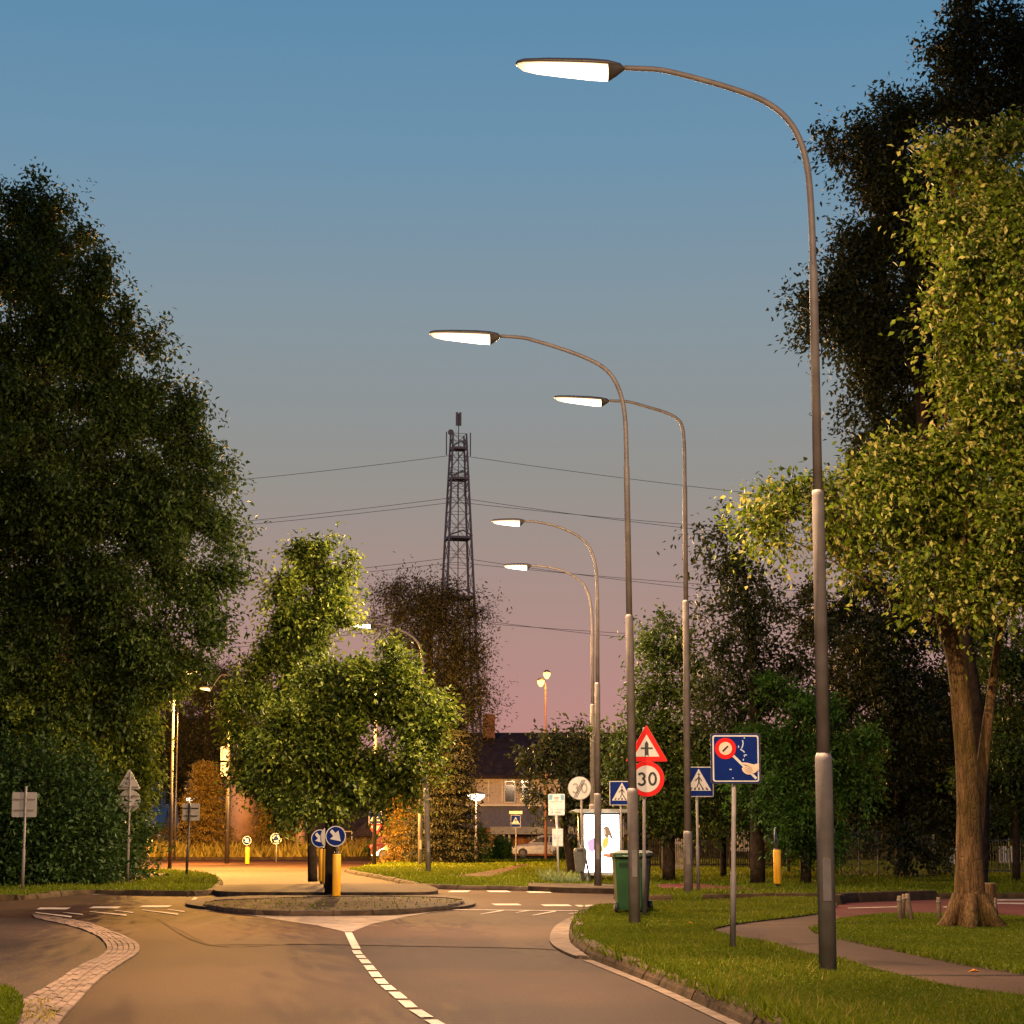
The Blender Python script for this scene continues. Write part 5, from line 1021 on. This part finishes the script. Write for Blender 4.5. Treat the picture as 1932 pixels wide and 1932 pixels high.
def shrub(label, x, y, d, w, h, m=M_HEDGE, ls=.09, n=500, name='shrub', group=None, z=.1, n_leaf=14, cat='shrub', tl=.35):
    base = P(x, y, d); base.z = z; t = thing(name, label, cat, base, group); b = MB(); n = int(n); dd = sph(n); dd[:, 2] = np.abs(dd[:, 2]) * 1.0
    f = .45 + .55 * rng.random(n) ** .5; lob = 1 + .16 * np.sin(dd[:, 0] * 5 + x) * np.sin(dd[:, 2] * 6 + x)
    p = np.array(base) + dd * (f * lob)[:, None] * np.array([w / 2, w / 2, h * .92]); p[:, 2] += .05
    for q in p[::max(1, n // 16)]: b.tube([(0, 0, 0), (Vector(q) - base) * .5 + Vector((0, 0, .1)), Vector(q) - base], [.03, .02, .008], M_BARKD, 5, cap=False)
    b.build('stems', t, True); NLEAF[0] += n * n_leaf; dv = dd * .8 + sph(n) * .4 + np.array([0, 0, .3]); foliage('leaves', t, p, dv, n_leaf, ls, m, ls * 1.4, tl, .1, base, 0, .5); return t
for lab, x, y, d_, w, h in (('leftmost shrub of the dark green hedge, at the picture edge', 5, 1680, 58.5, 2.6, 3.6), ('tall hedge shrub behind the far left square sign', 70, 1679, 58.5, 2.6, 3.9), ('hedge shrub in the middle of the left hedge', 130, 1677, 59, 2.4, 3.7), ('low round hedge shrub left of the triangle sign back', 172, 1675, 61.5, 1.9, 2.7), ('last hedge shrub, behind the triangle sign pole', 205, 1669, 65, 2.2, 3.0)):
    shrub(lab, x, y, d_, w, h, n=520, ls=.16, group='hedge shrubs on the left', tl=.7)
# far conifers and cedars
p = P(835, 1630, 104); p.z = .08; conifer('big dark conifer standing right of the two grey lamp posts', p, 7.4, 1.75, M_CONIF, .20, 1700, cone=.55, lo=.02)
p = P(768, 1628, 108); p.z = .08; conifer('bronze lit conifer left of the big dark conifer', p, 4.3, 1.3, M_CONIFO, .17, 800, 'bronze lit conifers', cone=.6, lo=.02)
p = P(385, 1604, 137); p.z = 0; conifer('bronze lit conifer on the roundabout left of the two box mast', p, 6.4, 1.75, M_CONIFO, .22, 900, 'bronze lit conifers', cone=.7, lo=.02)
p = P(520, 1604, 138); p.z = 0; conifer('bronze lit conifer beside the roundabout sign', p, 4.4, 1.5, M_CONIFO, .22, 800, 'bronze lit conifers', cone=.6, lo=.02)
def cedar(label, x, d, y0, blobs, m=M_CONIF, k=1.2, ls=.24):
    B = P(x, 1600, d); B.z = 0; return tree(label, B, [(B, .4), (P(x, 1400, d), .3), (P(x, y0, d), .08)], blobs, d, m, ls=ls, k=k, tl=1.6, spread=.4, name='cedar_tree', sq=.55, droop=.1, n_leaf=14, shape=.35)
cedar('dark layered cedar in front of the lattice tower', 812, 128, 1120, [(745, 1118, 34), (800, 1135, 48), (850, 1130, 30), (745, 1165, 36), (830, 1175, 46), (880, 1150, 26), (915, 1145, 14), (790, 1210, 50), (870, 1215, 46), (850, 1260, 48), (900, 1240, 22), (790, 1270, 50), (860, 1310, 48), (905, 1300, 24), (800, 1340, 50), (870, 1360, 40), (820, 1400, 50), (870, 1420, 36), (915, 1325, 14), (860, 1480, 40), (830, 1540, 40)], k=1.35)
cedar('dark cedar behind the roundabout masts on the left', 390, 148, 1260, [(370, 1265, 30), (420, 1275, 30), (340, 1300, 36), (400, 1320, 44), (450, 1310, 30), (350, 1360, 44), (410, 1380, 44), (460, 1370, 40), (330, 1420, 44), (400, 1440, 46), (300, 1380, 34), (310, 1330, 24), (450, 1440, 40), (330, 1480, 30), (290, 1450, 30)], k=1.6)
p = P(352, 1606, 150); p.z = 0
tree('bare stemmed tree before the left house', p, [(p, .32), (P(343, 1520, 150), .28), (P(343, 1430, 150), .22)], [(343, 1440, 30), (325, 1420, 26), (362, 1425, 26)], 150, M_CONIF, ls=.3, k=1.6)
for lab, x, y, d_, w, h, m in (('small round clipped bush before the pale house', 946, 1606, 133, .95, 1.15, M_LEAF_BR), ('loose yellow green bush beside the lantern post', 906, 1608, 131, .9, 1.7, M_LEAF_BR), ('low bush right of the parked silver hatchback', 1078, 1608, 138, 1.5, 1.1, M_HEDGE),
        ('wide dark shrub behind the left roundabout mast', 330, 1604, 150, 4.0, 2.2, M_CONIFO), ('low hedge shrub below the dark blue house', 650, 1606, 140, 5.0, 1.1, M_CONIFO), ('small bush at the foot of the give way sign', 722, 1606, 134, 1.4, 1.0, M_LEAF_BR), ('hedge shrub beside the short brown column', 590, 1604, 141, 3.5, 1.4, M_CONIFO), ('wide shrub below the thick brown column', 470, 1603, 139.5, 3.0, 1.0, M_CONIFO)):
    shrub(lab, x, y, d_, w, h, m, ls=.16, n=260, group='bushes around the roundabout', z=0)
# far belt of dark trees closing the view
for lab, x, d_, w, h in (('far dark tree at the left horizon behind the hedge', 180, 185, 11, 8), ('far dark tree between left house and cedar', 300, 205, 12, 9), ('far dark tree behind the roundabout columns', 520, 200, 14, 8.5), ('far dark tree beyond the house at the right', 1190, 175, 9, 8), ('far dark tree behind the park playground', 1330, 130, 12, 8), ('far dark tree behind the green fence', 1600, 120, 14, 8), ('far dark tree at the right horizon behind the bar fence', 1850, 120, 14, 9), ('far dark tree at the horizon behind the fresh green tree', 1480, 125, 12, 7.5), ('far dark tree at the very left behind the huge tree', 20, 150, 12, 9), ('far dark tree just right of the far playground tree', 1400, 140, 13, 9), ('far dark tree behind the mesh fence end', 1720, 118, 12, 9), ('far dark tree at the outer right edge', 1960, 115, 12, 9), ('far dark tree left of the playground, behind the slat fence', 1270, 138, 10, 8)):
    shrub(lab, x, 1600, d_, w, h, M_LEAF_DK, ls=.34, n=1500, group='far dark trees', z=0, name='far_tree', cat='tree', tl=1.0)
# ornamental grass of the roundabout
RC = P(470, 1600, 150); ring = [(RC.x + 17 * math.cos(a), 150 + 20 * math.sin(a)) for a in [2 * math.pi * i / 40 for i in range(40)]]
b = MB(); b.prism(ring, -.05, .14, M_CONC, M_SOIL); struct(b.build('roundabout_island'))
rim_out = [p for p in ring]; blades('roundabout_grass', 'tall straw coloured ornamental grass on the roundabout island', [p for p in ring if True], .12, 26000, .45, 1.0, M_STRAW, width=.022)
band = gp([(640, 1621), (760, 1622), (760, 1616), (640, 1615)])
blades('weed_tuft', 'green weeds around the bus stop pole', [(p.x, p.y) for p in gp([(1020, 1664), (1095, 1666), (1090, 1660), (1030, 1658)], .1)], .12, 900, .15, .45, M_WEED, width=.012)
blades('lamp_weeds', 'weeds at the foot of the lamp beside the crossing signs', [(p.x, p.y) for p in gp([(1270, 1699), (1325, 1699), (1320, 1692), (1275, 1692)], .12)], .12, 900, .1, .3, M_BLADE, width=.01)
blades('kerb_weeds', 'weeds sprouting along the right kerb edge', [(p.x, p.y) for p in offset(kerb_r[6:60], -.02) + offset(kerb_r[6:60], .13)[::-1]], .10, 2600, .05, .16, M_BLADE)
blades('corner_weeds', 'dry weeds and grass on the brick edge at lower left', [(p.x, p.y) for p in gp([(45, 1895), (90, 1890), (120, 1910), (100, 1935), (40, 1932)])], .02, 160, .02, .07, M_STRAW)
# ================================================================ FENCES AND PARK THINGS ON THE RIGHT
M_FEN = mat('fence_dark_green', (.022, .030, .020), .5, .2); M_FENL = mat('fence_grey', (.10, .11, .085), .5, .2)
d = 74; xa, xb = P(1760, 1600, d).x, P(2050, 1600, d).x; base = Vector((xa, d, .1)); t = thing('bar_fence', 'dark vertical bar fence at the right edge of the park', 'fence', base); H = P(1850, 1584, d).z - .1
n = 56
for i in range(n + 1):
    x = (xb - xa) * i / n; thick = i % 14 == 0; b = MB(); b.box((x, 0, H / 2), (.06 if thick else .022, .05 if thick else .022, H + (.08 if thick else 0)), M_FEN if not thick else M_FENL); b.build('post' if thick else 'bar', t)
for z in (.15, H - .03): b = MB(); b.box(((xb - xa) / 2, .0, z), (xb - xa, .035, .05), M_FENL); b.build('rail', t)
d = 70; xa, xb = P(1585, 1600, d).x, P(1762, 1600, d).x; base = Vector((xa, d, .1)); t = thing('mesh_fence', 'green mesh panel fence behind the tall right lamp', 'fence', base)
tops = (1569, 1568, 1568, 1571, 1576); n = 5
for i in range(n + 1):
    x = (xb - xa) * i / n; H = P(1600, tops[min(i, n - 1)], d).z - .1; b = MB(); b.box((x, -.03, H / 2), (.05, .05, H + .06), M_FENL); b.build('post', t)
for i in range(n):
    H = P(1600, tops[i], d).z - .1; x0_, x1_ = (xb - xa) * i / n + .03, (xb - xa) * (i + 1) / n - .03; b = MB(); m_ = M_FENL
    for j in range(16): x = x0_ + (x1_ - x0_) * j / 15; b.box((x, .0, H / 2 + .03), (.008, .008, H - .06), m_)
    for j in range(9): z = .06 + (H - .08) * j / 8; b.box(((x0_ + x1_) / 2, .010, z), (x1_ - x0_, .010, .012 if j not in (0, 8) else .035), m_)
    b.build('mesh_panel', t)
def slat_fence(label, x0, x1, d, y0, y1, n, m, group='slatted fences in the park', z=.1, rails=True):
    xa, xb = P(x0, 1600, d).x, P(x1, 1600, d).x; zb, zt = P(x0, y1, d).z - z, P(x0, y0, d).z - z; zb = max(zb, .0)
    t = thing('slat_fence', label, 'fence', (xa, d, z), group); L = xb - xa
    for i in range(n):
        b = MB(); b.box((L * (i + .5) / n, 0, (zb + zt) / 2 + random.uniform(-.02, .02)), (L / n * .5, .03, zt - zb), m); b.build('slat', t)
    for zz in (zb + (zt - zb) * .12, zb + (zt - zb) * .85): b = MB(); b.box((L / 2, .03, zz), (L, .03, .06), m); b.build('rail', t)
    for xx in (.0, L): b = MB(); b.box((xx, .06, zt / 2), (.07, .05, zt), M_WOODD); b.build('post', t)
M_PALE = mat('pale_slat', (.42, .34, .26), .8); M_WHT = mat('white_slat', (.62, .60, .56), .7)
slat_fence('pale wooden slat fence just right of the 30 sign pole', 1247, 1296, 82, 1582, 1640, 13, M_PALE)
slat_fence('pale slat fence between the young tree and the hand sign pole', 1378, 1414, 84, 1564, 1606, 9, M_PALE)
slat_fence('long dark board fence across the back of the park', 1225, 1480, 90, 1584, 1640, 60, M_WOODD)
slat_fence('short white slat fence seen through the bars left of the thick trunk', 1790, 1822, 80, 1596, 1630, 8, M_WHT)
slat_fence('short white slat fence seen through the bars right of the thick trunk', 1884, 1925, 80, 1597, 1628, 11, M_WHT)
# play structure
d = 78; base = P(1500, 1645, d); base.z = .1; t = thing('play_structure', 'dark timber climbing frame with a blue panel in the park', 'playground', base)
X = lambda x: (P(x, 1600, d) - base).x; Z = lambda y: P(1500, y, d).z - .1
for x, yt in ((1440, 1552), (1487, 1549), (1512, 1545), (1546, 1548), (1560, 1553)): b = MB(); b.box((X(x), 0, Z(yt) / 2), (.11, .11, Z(yt)), M_WOODD if x != 1560 else M_YEL); b.build('post', t)
b = MB(); b.box((X(1500), .3, Z(1607)), (X(1548) - X(1455), .9, .1), M_WOODD); b.build('platform', t)
b = MB(); b.tube([(X(1428), .2, Z(1588)), (X(1488), .2, Z(1588))], .42, mat('tunnel_brown', (.10, .045, .03), .6), 18); b.build('crawl_tunnel', t, True)
b = MB(); b.box((X(1467), -.3, Z(1562)), (.22, .04, .22), mat('play_blue', (.02, .12, .42), .5)); b.build('blue_panel', t)
b = MB(); b.box((X(1530), .5, Z(1560)), (X(1550) - X(1505), .05, .1), M_WOODD); b.build('beam', t)
for i in range(5): b = MB(); b.box((X(1514 + i * 6), .45, Z(1583)), (.07, .04, .35), M_PALE); b.build('railing_slat', t)
# short wooden posts on the lawn
for lab, x, y, w, yt, lean in (('leftmost of the short weathered posts on the tree lawn', 1698, 1735, 9, 1690, 0), ('thin middle post of the cluster on the tree lawn', 1706, 1734, 6, 1687, .01), ('leaning post of the cluster on the tree lawn', 1713, 1736, 9, 1686, -.06), ('single short post left of the thick trunk', 1772, 1736, 8, 1693, 0), ('slim pale post right of the thick trunk', 1879, 1731, 5, 1694, 0)):
    B = gpt(x, y, .12); t = thing('lawn_post', lab, 'post', B, 'short posts on the lawn'); r = w / ppm(B.y) / 2; h = P(x, yt, B.y).z - .12
    b = MB(); b.tube([(-lean, 0, -.05), (0, 0, h - .03), (0, 0, h)], [r * 1.05, r, r * .85], M_WOOD, 10, wob=.05); b.build('shaft', t, True); b = MB(); b.tube([(0, 0, h - .09), (0, 0, h - .06)], r * 1.12, M_GALVD, 10); b.build('wire_band', t, True)
B = gpt(1866, 1722, .12); t = thing('tree_stump', 'thick brown stump post behind the thick trunk', 'stump', B); h = P(1866, 1667, B.y).z - .12; b = MB(); b.tube([(0, 0, -.05), (0, 0, .1), (0, 0, h - .04), (0, 0, h)], [.17, .15, .145, .13], M_BARK, 14, wob=.05); b.build('shaft', t, True)
b = MB(); b.tube([(0, 0, h - .001), (0, 0, h + .012)], [.125, .12], M_WOOD, 14); b.build('sawn_top', t)
# fallen leaves on path and verge
for lab, x, y, s_ in (('orange dry leaf on the footpath edge at right', 1838, 1836, .07), ('pale dry leaf on the verge near the tall lamp base', 1302, 1744, .06)):
    B = gpt(x, y, .135); b = MB(); b.add([(-s_, 0, .01), (0, -s_ * .5, .03), (s_, 0, .015), (0, s_ * .5, .04)], [(0, 1, 2), (0, 2, 3)], mat('dry_leaf', (.36, .14, .03), .8)); o = b.build('dry_leaf', None, False, B); tag(o, lab, 'leaf', 'fallen dry leaves')
print('leaves', NLEAF[0], 'objects', len(bpy.data.objects))
